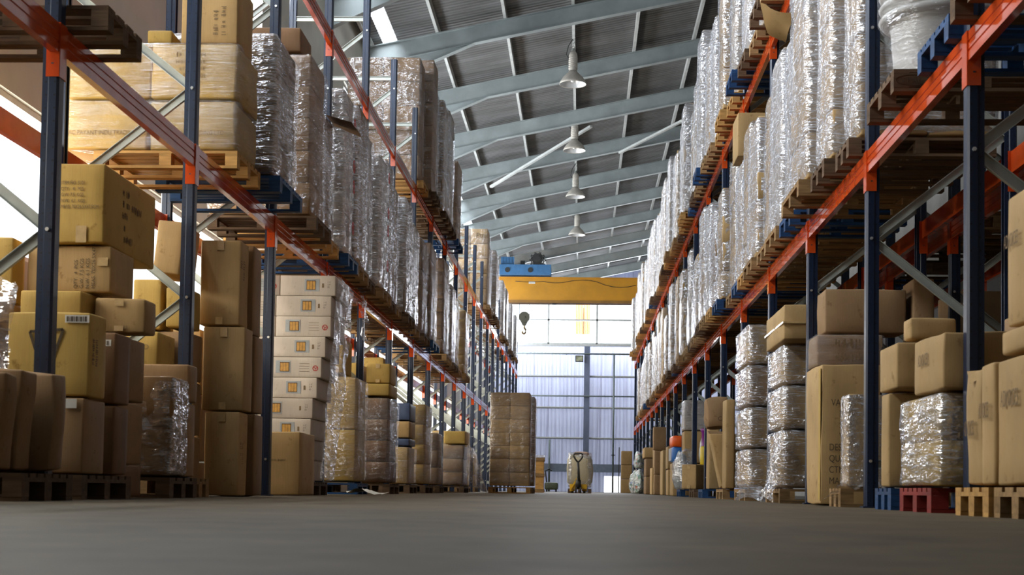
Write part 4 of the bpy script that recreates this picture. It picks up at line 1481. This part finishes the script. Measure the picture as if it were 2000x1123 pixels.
# ------------------------------------------------------------------ opposite side, lower tier
Q = 1
pallet(2.57, 7.38, ZP[1] + 0.002, WOODD, 'dark pallet at the top corner over the nearest orange beam', 1.14, 0.8, True, 'racked pallets')
pallet(2.62, 8.38, ZP[1] + 0.002, PBLUE, 'blue pallet overhanging the beam beside the white tubs', 1.14, 0.74, True, 'racked pallets')
e = pallet(2.545, 9.50, ZP[1] + 0.002, WOODD, 'weathered pallet with an oval stamp under the white tubs', 1.14, 0.86, True, 'racked pallets')
ov = MB()
for k in range(20):
    a0, a1 = 2 * math.pi * k / 20, 2 * math.pi * (k + 1) / 20
    ov.bar((-0.45 + 0.11 * math.cos(a0), -0.4315, 0.072 + 0.034 * math.sin(a0)), (-0.45 + 0.11 * math.cos(a1), -0.4315, 0.072 + 0.034 * math.sin(a1)), 0.001, 0.006, (0, 1, 0.01))
ov.build('oval_stamp', INK, e)
MB().box(-0.57, -0.33, -0.431, -0.42, 0.028, 0.118).build('end_block', WOODD, e)
write(e, 'EPAL', 0.05, (-0.52, -0.4325, 0.054), 'front', INK, 1.2)
# nested tubs
tb = thing('tub_stack', (2.36, 9.48, 2.845), 'stack of nested white plastic tubs under film on the stamped pallet', 'tubs')
MB().lathe([(0.0, 0.002), (0.27, 0.002), (0.285, 0.02), (0.315, 0.40), (0.32, 0.42)], 40).build('tub_body', TUBW, tb)
for k in range(12):
    z = 0.42 + 0.085 * k
    MB().lathe([(0.318, z), (0.375, z + 0.004), (0.392, z + 0.03), (0.375, z + 0.052), (0.325, z + 0.058), (0.318, z + 0.085)], 40).build('tub_rim', TUBW, tb)
ww = MB()
ww.lathe([(0.30, 0.0), (0.335, 0.1), (0.345, 0.38), (0.40, 0.44), (0.405, 0.9), (0.405, 1.45)], 36)
ww.v = [(x + noise.noise(Vector((x * 6, y * 6, z * 9))) * 0.02, y + noise.noise(Vector((x * 6 + 4, y * 6, z * 9))) * 0.02, z) for x, y, z in ww.v]
ww.build('plastic_wrap', FC, tb)
racked(Q, 1, 10.82, 11.42, 2.06, 4.95, KT, FH, WOODD, 2, 1, 5)
racked(Q, 1, 11.5, 12.22, 1.97, 4.9, KT, FH, WOODD, 2, 1, 5)
racked(Q, 1, 12.28, 13.36, 1.90, 4.95, KT, FH, WOOD, 2, 2, 5)
sheet('cardboard_flap', [(1.62, 13.2, 4.72), (1.90, 13.0, 4.55)], [(1.70, 13.4, 4.50), (1.92, 13.5, 4.42)], KT, 'torn cardboard flap sticking out of the film near the third upright', 'cardboard', 6, 6, 0.03, 1, 5)
racked(Q, 1, 13.62, 14.40, 2.0, 4.7, KG, FH, PBLUE, 2, 1, 5)
racked(Q, 1, 14.45, 15.35, 1.98, 4.75, KG, FH, WOOD, 2, 2, 5)
racked(Q, 1, 15.4, 16.18, 2.02, 4.6, KT, FS, WOOD, 2, 1, 5)
racked(Q, 1, 16.4, 17.3, 1.97, 4.55, KT, FH, WOOD, 2, 1, 5)
racked(Q, 1, 17.35, 18.15, 2.0, 4.75, KT, FS, WOODO, 2, 1, 5)
racked(Q, 1, 18.2, 18.95, 2.0, 4.46, KT, FH, PBLUE, 2, 1, 5)
a = carton(1.97, 2.45, 18.3, 18.9, 4.48, 5.06, KT, 'plain square carton on a silver load beside the fifth upright', RC, False, bulge=0.003)
rr = random.Random(5)
PMS = [WOOD, WOOD, WOODD, WOODO, PBLUE]
for n in range(4, 16):
    yb = YR0 + BR * n
    for j in range(3):
        if n > 10 and j == 1 and rr.random() < 0.4:
            rr.random()
            continue
        y0 = yb + 0.10 + 0.87 * j
        y1 = y0 + rr.uniform(0.78, 0.84)
        racked(Q, 1, y0, y1, rr.uniform(1.90, 2.06), rr.uniform(4.2, 4.95), rr.choice([KT, KT, KB, KG]), rr.choice([FS, FH, FH, FS, FC]), rr.choice(PMS), 2, 1, rr.choice([4, 5, 6]))
# opposite side, upper tier
for n in range(2, 18):
    yb = YR0 + BR * n
    for j in range(3):
        if n == 2 and j == 0:
            continue
        y0 = yb + 0.10 + 0.87 * j
        y1 = y0 + rr.uniform(0.78, 0.84)
        racked(Q, 2, y0, y1, rr.uniform(1.88, 2.04), rr.uniform(7.35, 8.0), rr.choice([KT, KG, KG, KT]), rr.choice([FH, FH, FS, FH]), rr.choice(PMS), 2, 1, rr.choice([4, 5, 6]))

# ------------------------------------------------------------------ opposite side, floor level
pallet(2.55, 6.55, 0, WOOD, 'pale worn pallet at the picture corner under the big plain cartons', 1.14, 0.66, True, 'floor pallets')
pallet(2.53, 7.20, 0, WOODO, 'yellow pallet whose block ends face the aisle under the smaller printed cartons', 1.14, 0.60, True, 'floor pallets')
RT = 'big printed cartons nearest the camera'
a = carton(1.965, 2.45, 6.30, 6.79, 0.148, 0.745, KT, 'big tan carton printed in faded grey, nearest on the pale pallet', RT, False, bulge=0.01)
write(a, 'ADVOICES', 0.11, (-0.256, 0.13, 0.07), 'west', INKF, 0.5)
a = carton(1.953, 2.45, 6.80, 7.03, 0.148, 0.75, KT, 'tan printed carton between the nearest one and the first upright', RT, False, bulge=0.01)
write(a, 'ADVOICES', 0.11, (-0.262, 0.085, 0.03), 'west', INKF, 0.32)
a = carton(1.963, 2.45, 7.05, 7.33, 0.148, 0.74, KT, 'tan printed carton with a torn corner against the first upright', RT, False, bulge=0.01, crumple=0.015)
write(a, 'ADVOICES', 0.11, (-0.259, 0.10, -0.04), 'west', INKF, 0.34)
MB().add([(-0.15, -0.10, 0.29), (-0.262, -0.02, 0.22), (-0.255, 0.06, 0.29)], [(0, 1, 2)]).build('torn_flap', KT, a)
a = carton(1.97, 2.45, 6.28, 6.655, 0.88, 1.50, KT, 'tall tan carton standing on the nearest printed cartons at the picture edge', RT, False, bulge=0.01)
write(a, 'ADVOICES', 0.09, (-0.255, 0.17, 0.06), 'west', INKF, 0.5)
carton(1.955, 2.45, 6.26, 6.70, 0.756, 0.876, KT, 'flat pale carton between the nearest printed carton and the tall one', RT, False)
# film bundle on the red pallet
pallet(2.58, 8.62, 0, PRED, 'red pallet under the film wrapped bundle', 1.14, 0.8, True, 'floor pallets')
loose_load(1.99, 2.62, 8.03, 9.04, 0.147, 0.695, KY, FL, 'yellowish bundle in baggy clear film on the red pallet', 2)
a = carton(2.02, 2.55, 8.0, 8.70, 0.70, 1.035, KT, 'tan printed carton lying on the film wrapped bundle', RC, False, bulge=0.006, crumple=0.012)
write(a, 'ADVOICES', 0.10, (-0.275, 0.20, 0.0), 'west', INKF, 0.5)
a = carton(2.66, 3.1, 8.75, 9.05, 0.68, 1.235, KB, 'dark film covered carton with printed lines behind the first upright', RC, False)
write(a, 'DESCRIPTION\nITEM NO.\n   QTY\n   G.W.', 0.06, (-0.21, -0.158, 0.15), 'front', INK)
carton(2.66, 3.1, 8.75, 9.05, 0.148, 0.676, KB, 'dark carton low behind the first upright', RC, False)
carton(2.10, 2.40, 9.15, 9.35, 1.10, 1.25, KT, 'small pale carton resting high beside the first upright', RC, False)
pallet(2.60, 9.62, 0, PBLUE, 'bright blue pallet on the floor before the second upright', 1.14, 0.5, True, 'floor pallets')
carton(2.02, 2.40, 9.42, 9.66, 0.148, 0.780, KT, 'tall tan carton on the bright blue pallet', RC, False)
carton(2.015, 2.40, 9.16, 9.68, 0.784, 1.092, KT, 'square tan carton on the tall one over the bright blue pallet', RC, False)
# slim wrapped carton and tall printed carton
pallet(2.50, 11.25, 0, WOOD, 'pale pallet behind the second upright under the slim wrapped carton', 1.0, 0.5, True, 'floor pallets')
loose_load(2.035, 2.33, 10.97, 11.25, 0.147, 0.885, KT, FL, 'slim upright carton under bunched clear film behind the second upright', 1)
sheet('plastic_film', [(1.95, 10.92, 0.17), (2.3, 10.9, 0.17)], [(1.88, 11.0, 0.06), (2.3, 11.3, 0.19)], FL, 'ragged white film edge on the pallet of the slim carton', 'plastic film', 12, 8, 0.05, 12, 9)
a = carton(2.01, 2.52, 12.0, 12.8, 0.003, 1.205, KT, 'tall tan carton with a long stencilled list standing on the floor', RC, False, bulge=0.006, crumple=0.012)
write(a, ' VAT NO\n     MOD\n     SIZE\n     WEIGHT\nDESIGN NO\nQUANTITY\nCTN NO\nMADE IN', 0.082, (-0.185, -0.418, 0.24), 'front', INK, 0.75, 0)
MB().box(-0.2555, -0.2515, -0.39, -0.30, -0.56, 0.56).build('seam_strip', KY, a)
a = carton(2.19, 2.96, 12.95, 13.4, 1.56, 1.99, KB, 'wide swollen brown carton lying high behind the tall stencilled one', RC, False, bulge=0.03)
for q, z0, z1, nm in ((1, 0.85, 1.25, 'second'), (2, 0.43, 0.846, 'third'), (3, 0.003, 0.426, 'lowest')):
    a = carton(2.12, 2.70, 12.92, 13.38, z0, z1, KB, nm + ' brown carton behind the tall stencilled carton', RC, False)
a = loose_load(2.09, 2.74, 12.86, 13.40, 1.255, 1.555, KB, FC, 'brown printed carton in tight film under the wide swollen one', 1)
worn(a, (8, 7), 0.10, (-0.14, -0.266, 0.17), 'front', INKF, 0, 11)
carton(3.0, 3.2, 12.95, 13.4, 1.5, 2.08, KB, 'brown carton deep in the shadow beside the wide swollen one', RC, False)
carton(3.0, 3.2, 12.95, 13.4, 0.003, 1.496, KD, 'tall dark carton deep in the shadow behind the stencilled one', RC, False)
# wrapped bundle columns
BUN = 'film wrapped bundles beside the aisle'


def bundle(x0, x1, y0, y1, z0, z1, label, fm=FB, mat=KT):
    t = thing('wrapped_bundle', ((x0 + x1) / 2, (y0 + y1) / 2, z0), label, 'wrapped bundle', BUN)
    dx, dy, h = x1 - x0, y1 - y0, z1 - z0
    rounded_box(dx / 2 * 0.89, dy / 2 * 0.89, h / 2 * 0.93, 0.05, 6, 0.012, 0.01, random.randint(0, 99)).build('carton', mat, t).location = (0, 0, h / 2)
    place('plastic_wrap', wrap(fm), t, (0, 0, h / 2), (dx, dy, h))
    return t


pallet(2.53, 14.75, 0, WOOD, 'pallet under the wrapped bundle column beside the third upright', 1.1, 1.1, True, 'floor pallets')
for i, (z0, z1) in enumerate(((0.148, 0.742), (0.746, 1.19), (1.194, 1.60))):
    bundle(1.985, 2.55, 14.2, 15.35, z0, z1, ['lowest', 'middle', 'upper'][i] + ' film wrapped bundle in the column beside the third upright', FB, KT)
a = carton(1.965, 2.45, 13.95, 15.3, 1.61, 1.975, KT, 'strapped tan carton on top of the bundle column beside the third upright', RC, False, bulge=0.02)
MB().box(-0.2475, 0.2475, -0.702, 0.7, -0.02, 0.0).build('strap', TAPE, a)
pallet(2.53, 17.8, 0, WOOD, 'pallet under the four-bundle column', 1.1, 1.2, True, 'floor pallets')
for i, (z0, z1) in enumerate(((0.148, 0.64), (0.644, 1.15), (1.154, 1.66), (1.664, 2.16))):
    bundle(1.985, 2.6, 17.2, 18.55, z0, z1, ['lowest', 'second', 'third', 'topmost'][i] + ' film wrapped bundle in the four-bundle column', FB, KT if i != 2 else KB)
sheet('plastic_film', [(1.97, 13.9, 0.75), (1.97, 14.6, 0.5)], [(1.82, 13.6, 0.02), (1.80, 14.4, 0.02)], FL, 'film trailing to the floor from the bundle column by the third upright', 'plastic film', 10, 14, 0.06, 14, 5)
sheet('plastic_film', [(1.95, 17.1, 0.2), (2.2, 17.1, 0.2)], [(1.82, 16.8, 0.02), (2.25, 16.8, 0.02)], FL, 'crumpled film on the floor under the four-bundle column', 'plastic film', 12, 8, 0.06, 15, 7)
# tipped and leaning cartons
pallet(2.5, 20.6, 0, WOOD, 'pallet under the leaning cartons beyond the four-bundle column', 1.0, 1.0, True, 'floor pallets')
carton(2.02, 2.16, 20.0, 20.5, 0.148, 1.42, KT, 'tall flat carton standing edgewise beyond the four-bundle column', RC, False)
a = carton(2.02, 2.45, 20.56, 20.98, 0.16, 0.96, KT, 'slanting open tan carton leaning beyond the edgewise one', RC, False, lean=-0.22, crumple=0.02)
carton(2.25, 2.72, 19.2, 19.85, 1.30, 2.12, KB, 'tall brown carton standing above the leaning cartons', RC, False)
carton(2.25, 2.72, 19.2, 19.85, 0.65, 1.296, KB, 'middle brown carton under the tall one above the leaning cartons', RC, False)
carton(2.25, 2.72, 19.2, 19.85, 0.003, 0.646, KB, 'floor carton under the tall one behind the leaning cartons', RC, False)
a = carton(1.84, 2.20, 21.08, 21.6, 1.04, 1.52, KB, 'crushed brown carton tipped out over the leaning one', RC, False, crumple=0.05, tilt=-0.12, bulge=0.03)
write(a, 'CADICO', 0.09, (-0.02, -0.31, -0.12), 'front', INK)
MB().add([(-0.19, -0.28, -0.25), (0.12, -0.30, -0.30), (0.02, -0.42, -0.42), (-0.15, -0.38, -0.34)], [(0, 1, 2, 3)]).build('open_flap', KB, a)
# small carton, bags and pieces past the tipped cartons
pallet(2.5, 25.8, 0, WOODD, 'dark pallet under the small square carton', 1.0, 1.1, True, 'floor pallets')
carton(1.89, 2.19, 25.72, 26.08, 0.148, 0.60, KT, 'small square tan carton at the edge of the dark pallet', RC, True, bulge=0.004, rot=R(-32))
carton(2.20, 2.55, 26.2, 26.7, 0.148, 0.60, KB, 'brown carton carrying the purple and yellow bottle', RC, False)
pallet(2.5, 23.9, 0, PBLUE, 'dark blue pallet under the wrapped post beside the small carton', 1.0, 0.8, True, 'floor pallets')
carton(2.12, 2.3, 23.7, 24.2, 0.148, 1.2, KT, 'slim pale carton beside the purple tube', RC, False)
pu = thing('detergent_bottle', (2.28, 26.45, 0.60), 'slender purple and yellow plastic bottle standing above the small square carton', 'bottle')
MB().lathe([(0, 0.0), (0.07, 0.0), (0.075, 0.03), (0.075, 0.32), (0.06, 0.35), (0, 0.35)], 18).build('yellow_body', YELLOW, pu)
MB().lathe([(0.06, 0.355), (0.055, 0.39), (0.048, 0.60), (0.07, 0.64), (0.07, 0.68), (0, 0.69)], 18).build('purple_neck', PURPLE, pu)


def blob(name, c, r, mat, label, cat, seed, amp=0.18, zc=0.6):
    vs_, fs = [], []
    nu, nv = 20, 14
    for j in range(nv + 1):
        th = math.pi * j / nv
        for i in range(nu):
            ph = 2 * math.pi * i / nu
            d = Vector((math.sin(th) * math.cos(ph), math.sin(th) * math.sin(ph), math.cos(th)))
            k = 1 + noise.noise(d * 1.7 + Vector((seed, 0, 0))) * amp + noise.noise(d * 5 + Vector((seed, 3, 0))) * amp * 0.35
            p = Vector((d.x * r[0] * k, d.y * r[1] * k, d.z * r[2] * k))
            p.z = max(p.z, -r[2] * zc)
            vs_.append(p)
    for j in range(nv):
        for i in range(nu):
            i2 = (i + 1) % nu
            fs.append((j * nu + i, j * nu + i2, (j + 1) * nu + i2, (j + 1) * nu + i))
    o = MB().add(vs_, fs, True).build(name, mat)
    o.location = (c[0], c[1], c[2] + r[2] * zc)
    return tag(o, label, cat)


pallet(2.5, 28.5, 0, PBLUE, 'dark blue pallet under the heap of bags', 1.1, 1.0, True, 'floor pallets')
blob('clear_bag', (2.02, 27.9, 0.15), (0.27, 0.5, 0.48), FL, 'clear crumpled plastic bag at the foot of the grey bags', 'bag', 3, 0.3)
blob('grey_bag', (2.62, 28.55, 0.545), (0.24, 0.38, 0.5), BAGG, 'pale grey bag topmost of the bag heap', 'bag', 7, 0.25)
blob('slate_bag', (2.02, 28.74, 0.15), (0.15, 0.26, 0.48), BAGD, 'slate grey tied bag in the middle of the bag heap', 'bag', 9, 0.2)
carton(2.26, 2.75, 28.15, 28.95, 0.148, 0.54, KB, 'brown carton under the pale grey bag', RC, False)
ob = thing('printed_sack', (2.06, 30.88, 0.735), 'bright orange and blue printed sack beside the slate bag', 'bag')
rounded_box(0.12, 0.55, 0.12, 0.03, 5, 0.02, 0.02, 5).build('orange_top', BAGO, ob).location = (0, 0, 0.44)
rounded_box(0.11, 0.53, 0.16, 0.03, 5, 0.02, 0.02, 6).build('blue_body', BAGB, ob).location = (0, 0, 0.162)
for k in range(7):
    MB().box(-0.145, -0.138, -0.45 + 0.13 * k, -0.41 + 0.13 * k, 0.03, 0.30).build('white_print', LABELW, ob)
carton(1.95, 2.3, 30.35, 31.4, 0.003, 0.715, KT, 'tan carton carrying the orange and blue sack', RC, False)
load(2.08, 2.7, 28.1 + 1.0, 29.9, 1.36, 2.0, KG, FS, 'small wrapped block high behind the pale grey bag', BUN, 1, 1, 2)
carton(2.1, 2.7, 29.15, 29.9, 0.003, 0.68, KT, 'floor carton under the small wrapped block behind the bags', RC, False)
carton(2.1, 2.7, 29.15, 29.9, 0.684, 1.355, KT, 'upper carton under the small wrapped block behind the bags', RC, False)
# farther cartons
far_list = [
    (2.03, 2.35, 33.4, 34.2, 0.003, 0.62, KT, 'lower carton of the edgewise pair past the sack'), (2.02, 2.35, 33.4, 34.2, 0.624, 1.17, KT, 'upper carton of the edgewise pair past the sack'),
    (2.05, 2.35, 35.95, 37.1, 0.003, 1.15, KT, 'tall tan carton past the edgewise pair'),
    (1.92, 2.3, 38.1, 38.48, 1.20, 1.84, KB, 'topmost brown carton of the far column'), (1.95, 2.3, 38.05, 38.48, 0.55, 1.196, KB, 'middle brown carton of the far column'), (1.95, 2.3, 38.05, 38.48, 0.003, 0.546, KB, 'lowest brown carton of the far column'),
    (1.93, 2.3, 39.0, 40.1, 0.003, 0.75, KT, 'open tan carton on the floor past the far column'), (2.0, 2.3, 39.0, 40.1, 0.754, 1.3, KT, 'tan carton over the open one past the far column'),
    (1.85, 2.2, 42.0, 43.4, 1.08, 1.40, KT, 'tan carton high beside the bottle bags'), (1.9, 2.2, 42.0, 43.4, 0.54, 1.076, KB, 'middle carton beside the bottle bags'), (1.9, 2.2, 42.0, 43.4, 0.003, 0.536, KB, 'floor carton beside the bottle bags'),
]
for (x0, x1, y0, y1, z0, z1, mt, lb) in far_list:
    carton(x0, x1, y0, y1, z0, z1, mt, lb, RC, False)
m_, t_, p_ = nt('bottle_mix')
vv = N(t_, 'ShaderNodeTexVoronoi')
vv.inputs['Scale'].default_value = 11
t_.links.new(coords(t_), vv.inputs['Vector'])
sepc = N(t_, 'ShaderNodeSeparateColor')
t_.links.new(vv.outputs['Color'], sepc.inputs[0])
cc = ramp(t_, sepc.outputs[0], [(0.0, (0.75, 0.78, 0.76)), (0.45, (0.55, 0.62, 0.58)), (0.62, (0.2, 0.35, 0.28)), (0.72, (0.6, 0.12, 0.08)), (0.8, (0.8, 0.8, 0.82)), (0.95, (0.2, 0.3, 0.5))])
t_.links.new(cc, p_.inputs['Base Color'])
p_.inputs['Roughness'].default_value = 0.25
bump(t_, vv.outputs['Distance'], p_, 1.0, 0.05)
BOTM = m_
for i, (yy, zz, rr_) in enumerate(((45.4, 0.01, (0.20, 0.50, 0.45)), (46.8, 0.01, (0.22, 0.52, 0.5)), (46.1, 0.84, (0.16, 0.5, 0.34)), (48.2, 0.01, (0.22, 0.55, 0.5)))):
    blob('bottle_bag', (1.86, yy, zz), rr_, BOTM, ['nearest', 'second', 'uppermost', 'farthest'][i] + ' lumpy bag of crushed plastic bottles by the far uprights', 'bag', i * 4 + 1, 0.28)
for i, (z0, z1) in enumerate(((0.003, 0.57), (0.574, 1.14), (1.144, 1.71))):
    carton(1.60, 2.04, 57.0, 57.9, z0, z1, KT, ['lowest', 'middle', 'topmost'][i] + ' of three cartons stacked at the far end of the aisle', RC, False)
MB_ = MB().tube([(1.50, 57.0, 0.0), (1.50, 57.0, 1.85)], 0.02)
tag(MB_.build('marker_pole', DARK), 'thin dark pole beside the three cartons at the far aisle end', 'pole')

# dark row behind: pallets carried on its beams
for n in range(-1, 5):
    for j in range(2):
        pallet(BX + 0.56, YR0 + BR * n + 0.78 + 1.2 * j, Z1 + BEAM_H + 0.004, [WOODD, PBLUE, WOOD][(n + j) % 3], 'shaded pallet on the dark row behind, ' + ORD[2 * n + j + 3] + ' from the entrance end', 1.14, 0.9, False, 'pallets on the dark row behind')
for i, (x0, x1, y0, y1, z0, z1, mt, lb) in enumerate((
        (3.6, 4.3, 13.8, 14.5, 0.003, 1.5, KD, 'tall dark carton in the row behind'), (3.6, 4.3, 13.8, 14.5, 1.504, 2.1, KB, 'brown carton on the tall dark one in the row behind'),
        (3.6, 4.2, 11.2, 11.9, 0.003, 1.3, KD, 'dark carton in the row behind, nearer the first upright'), (3.6, 4.2, 11.2, 11.9, 1.304, 1.95, KB, 'brown carton topmost in the row behind, nearer the first upright'))):
    carton(x0, x1, y0, y1, z0, z1, mt, lb, RC, False)

# ------------------------------------------------------------------ things in the aisle
st = thing('wooden_pallet', (-1.64, 32.45, 0.0), 'fresh yellow pallet under the tall brown stack standing in the aisle', 'pallet', 'floor pallets')
deck, blk, run, whole = pallet_meshes(WOODO, 0.96, 0.9)
place('deck', deck, st)
for yy in (-0.4, 0, 0.4):
    place('bottom_board', run, st, (0, yy, 0))
    for xx in (-0.43, 0, 0.43):
        place('block', blk, st, (xx, yy, 0))
load(-2.13, -1.16, 32.0, 32.9, 0.148, 2.34, KT, FC, 'tall stack of brown cartons wrapped on a pallet in the middle of the aisle', 'wrapped loads in the aisle', 2, 2, 7, jit=0.004)
pallet(-1.64, 34.0, 0.0, WOODD, 'dark pallet right behind the tall aisle stack', 1.0, 1.0, False, 'floor pallets')
load(-2.06, -1.10, 33.5, 34.5, 0.148, 2.34, KD, FS, 'dark wrapped stack right behind the tall aisle stack', 'wrapped loads in the aisle', 2, 2, 6, jit=0.004)
# orange-brown wooden crate
wc = thing('wooden_crate', (-1.345, 45.3, 0.0), 'orange brown wooden crate standing past the tall aisle stack', 'crate')
b = MB()
b.box(-0.13, 0.13, -0.4, 0.4, 0.0, 1.05)
b.build('body', WOODO, wc)
for zz in (0.0, 0.5, 1.0):
    MB().box(-0.15, 0.15, -0.43, 0.43, zz + 0.005, zz + 0.11).build('batten', WOOD, wc)
MB().box(-0.15, 0.16, -0.42, 0.42, 1.112, 1.20).build('film_cap', FL, wc)
# floor machine
fmc = thing('floor_sweeper', (-1.28, 60.0, 0.0), 'small green grey floor sweeper parked near the end wall', 'machine')
rounded_box(0.28, 0.45, 0.15, 0.05, 4, 0.01, 0.004, 3).build('body', simple('sweeper_green', (0.10, 0.12, 0.08), 0.5), fmc).location = (0.0, 0, 0.25)
for sx in (-0.2, 0.2):
    MB().prism([(0.09 * math.cos(t) , 0.09 + 0.09 * math.sin(t)) for t in [2 * math.pi * j / 14 for j in range(14)]], sx - 0.03, sx + 0.03, 'x').build('wheel', RUBBER, fmc)
MB().tube([(-0.2, 0.3, 0.36), (-0.28, 0.5, 0.9), (-0.12, 0.55, 0.98), (0.0, 0.55, 0.92)], 0.03, 7).build('handle', DARK, fmc)
# pallet truck
pj = thing('pallet_truck', (-0.1, 44.0, 0.0), 'yellow hand pallet truck with an upright black handle in the aisle', 'pallet truck')
CRT = simple('truck_yellow', (0.72, 0.42, 0.02), 0.4)
for sx in (-0.19, 0.19):
    b = MB()
    b.prism([(sx - 0.08, 0.06), (sx + 0.08, 0.06), (sx + 0.08, 0.12), (sx - 0.08, 0.12)], 0.15, 1.25, 'y')
    b.build('fork', CRT, pj)
    MB().prism([(1.15 + 0.04 * math.cos(t), 0.04 + 0.04 * math.sin(t)) for t in [2 * math.pi * j / 12 for j in range(12)]], sx - 0.04, sx + 0.04, 'x').build('load_roller', RUBBER, pj)
b = MB()
b.box(-0.27, 0.27, 0.05, 0.14, 0.13, 0.28)
b.prism([(-0.27, 0.10), (-0.25, 0.06), (0.02, 0.50), (-0.04, 0.52)], 0.0, 0.04, 'y')
b.build('frame', CRT, pj)
MB().lathe([(0.0, 0.16), (0.085, 0.16), (0.085, 0.40), (0.05, 0.43), (0.05, 0.52), (0, 0.53)], 16).build('hydraulic_pump', DARK, pj)
for sx in (-0.07, 0.07):
    MB().prism([(-0.05 + 0.1 * math.cos(t), 0.1 + 0.1 * math.sin(t)) for t in [2 * math.pi * j / 18 for j in range(18)]], sx - 0.028, sx + 0.028, 'x').build('steer_wheel', RUBBER, pj)
hd = MB()
hd.tube([(0.02, -0.06, 0.38), (-0.02, -0.12, 0.98)], 0.04, 8)
hd.tube([(-0.02, -0.12, 0.96), (-0.10, -0.13, 1.05), (-0.15, -0.14, 1.14), (-0.15, -0.14, 1.20), (-0.12, -0.145, 1.235), (0.09, -0.145, 1.235), (0.13, -0.14, 1.20), (0.13, -0.14, 1.14), (0.07, -0.13, 1.05), (-0.02, -0.12, 0.96)], 0.028, 7)
hd.build('handle', DARK, pj)
pallet(-0.06, 46.0, 0.0, WOODD, 'dark pallet under the wrapped bale behind the pallet truck', 0.76, 0.9, False, 'floor pallets')
t = thing('wrapped_bale', (-0.06, 46.0, 0.147), 'pale rounded bale wrapped in film right behind the pallet truck', 'bale')
rounded_box(0.38, 0.46, 0.50, 0.14, 7, 0.04, 0.03, 4).build('bale_core', kraft('bale_cloth', (0.55, 0.50, 0.36)), t).location = (0, 0, 0.58)
rounded_box(0.24, 0.35, 0.06, 0.04, 5, 0.02, 0.02, 8).build('top_sack', simple('sack_rust', (0.42, 0.22, 0.12), 0.7, 0, 0.4, 8), t).location = (0.04, 0, 1.12)
place('plastic_wrap', wrap_mesh(31, FL), t, (0, 0, 0.60), (0.78, 0.95, 1.16))
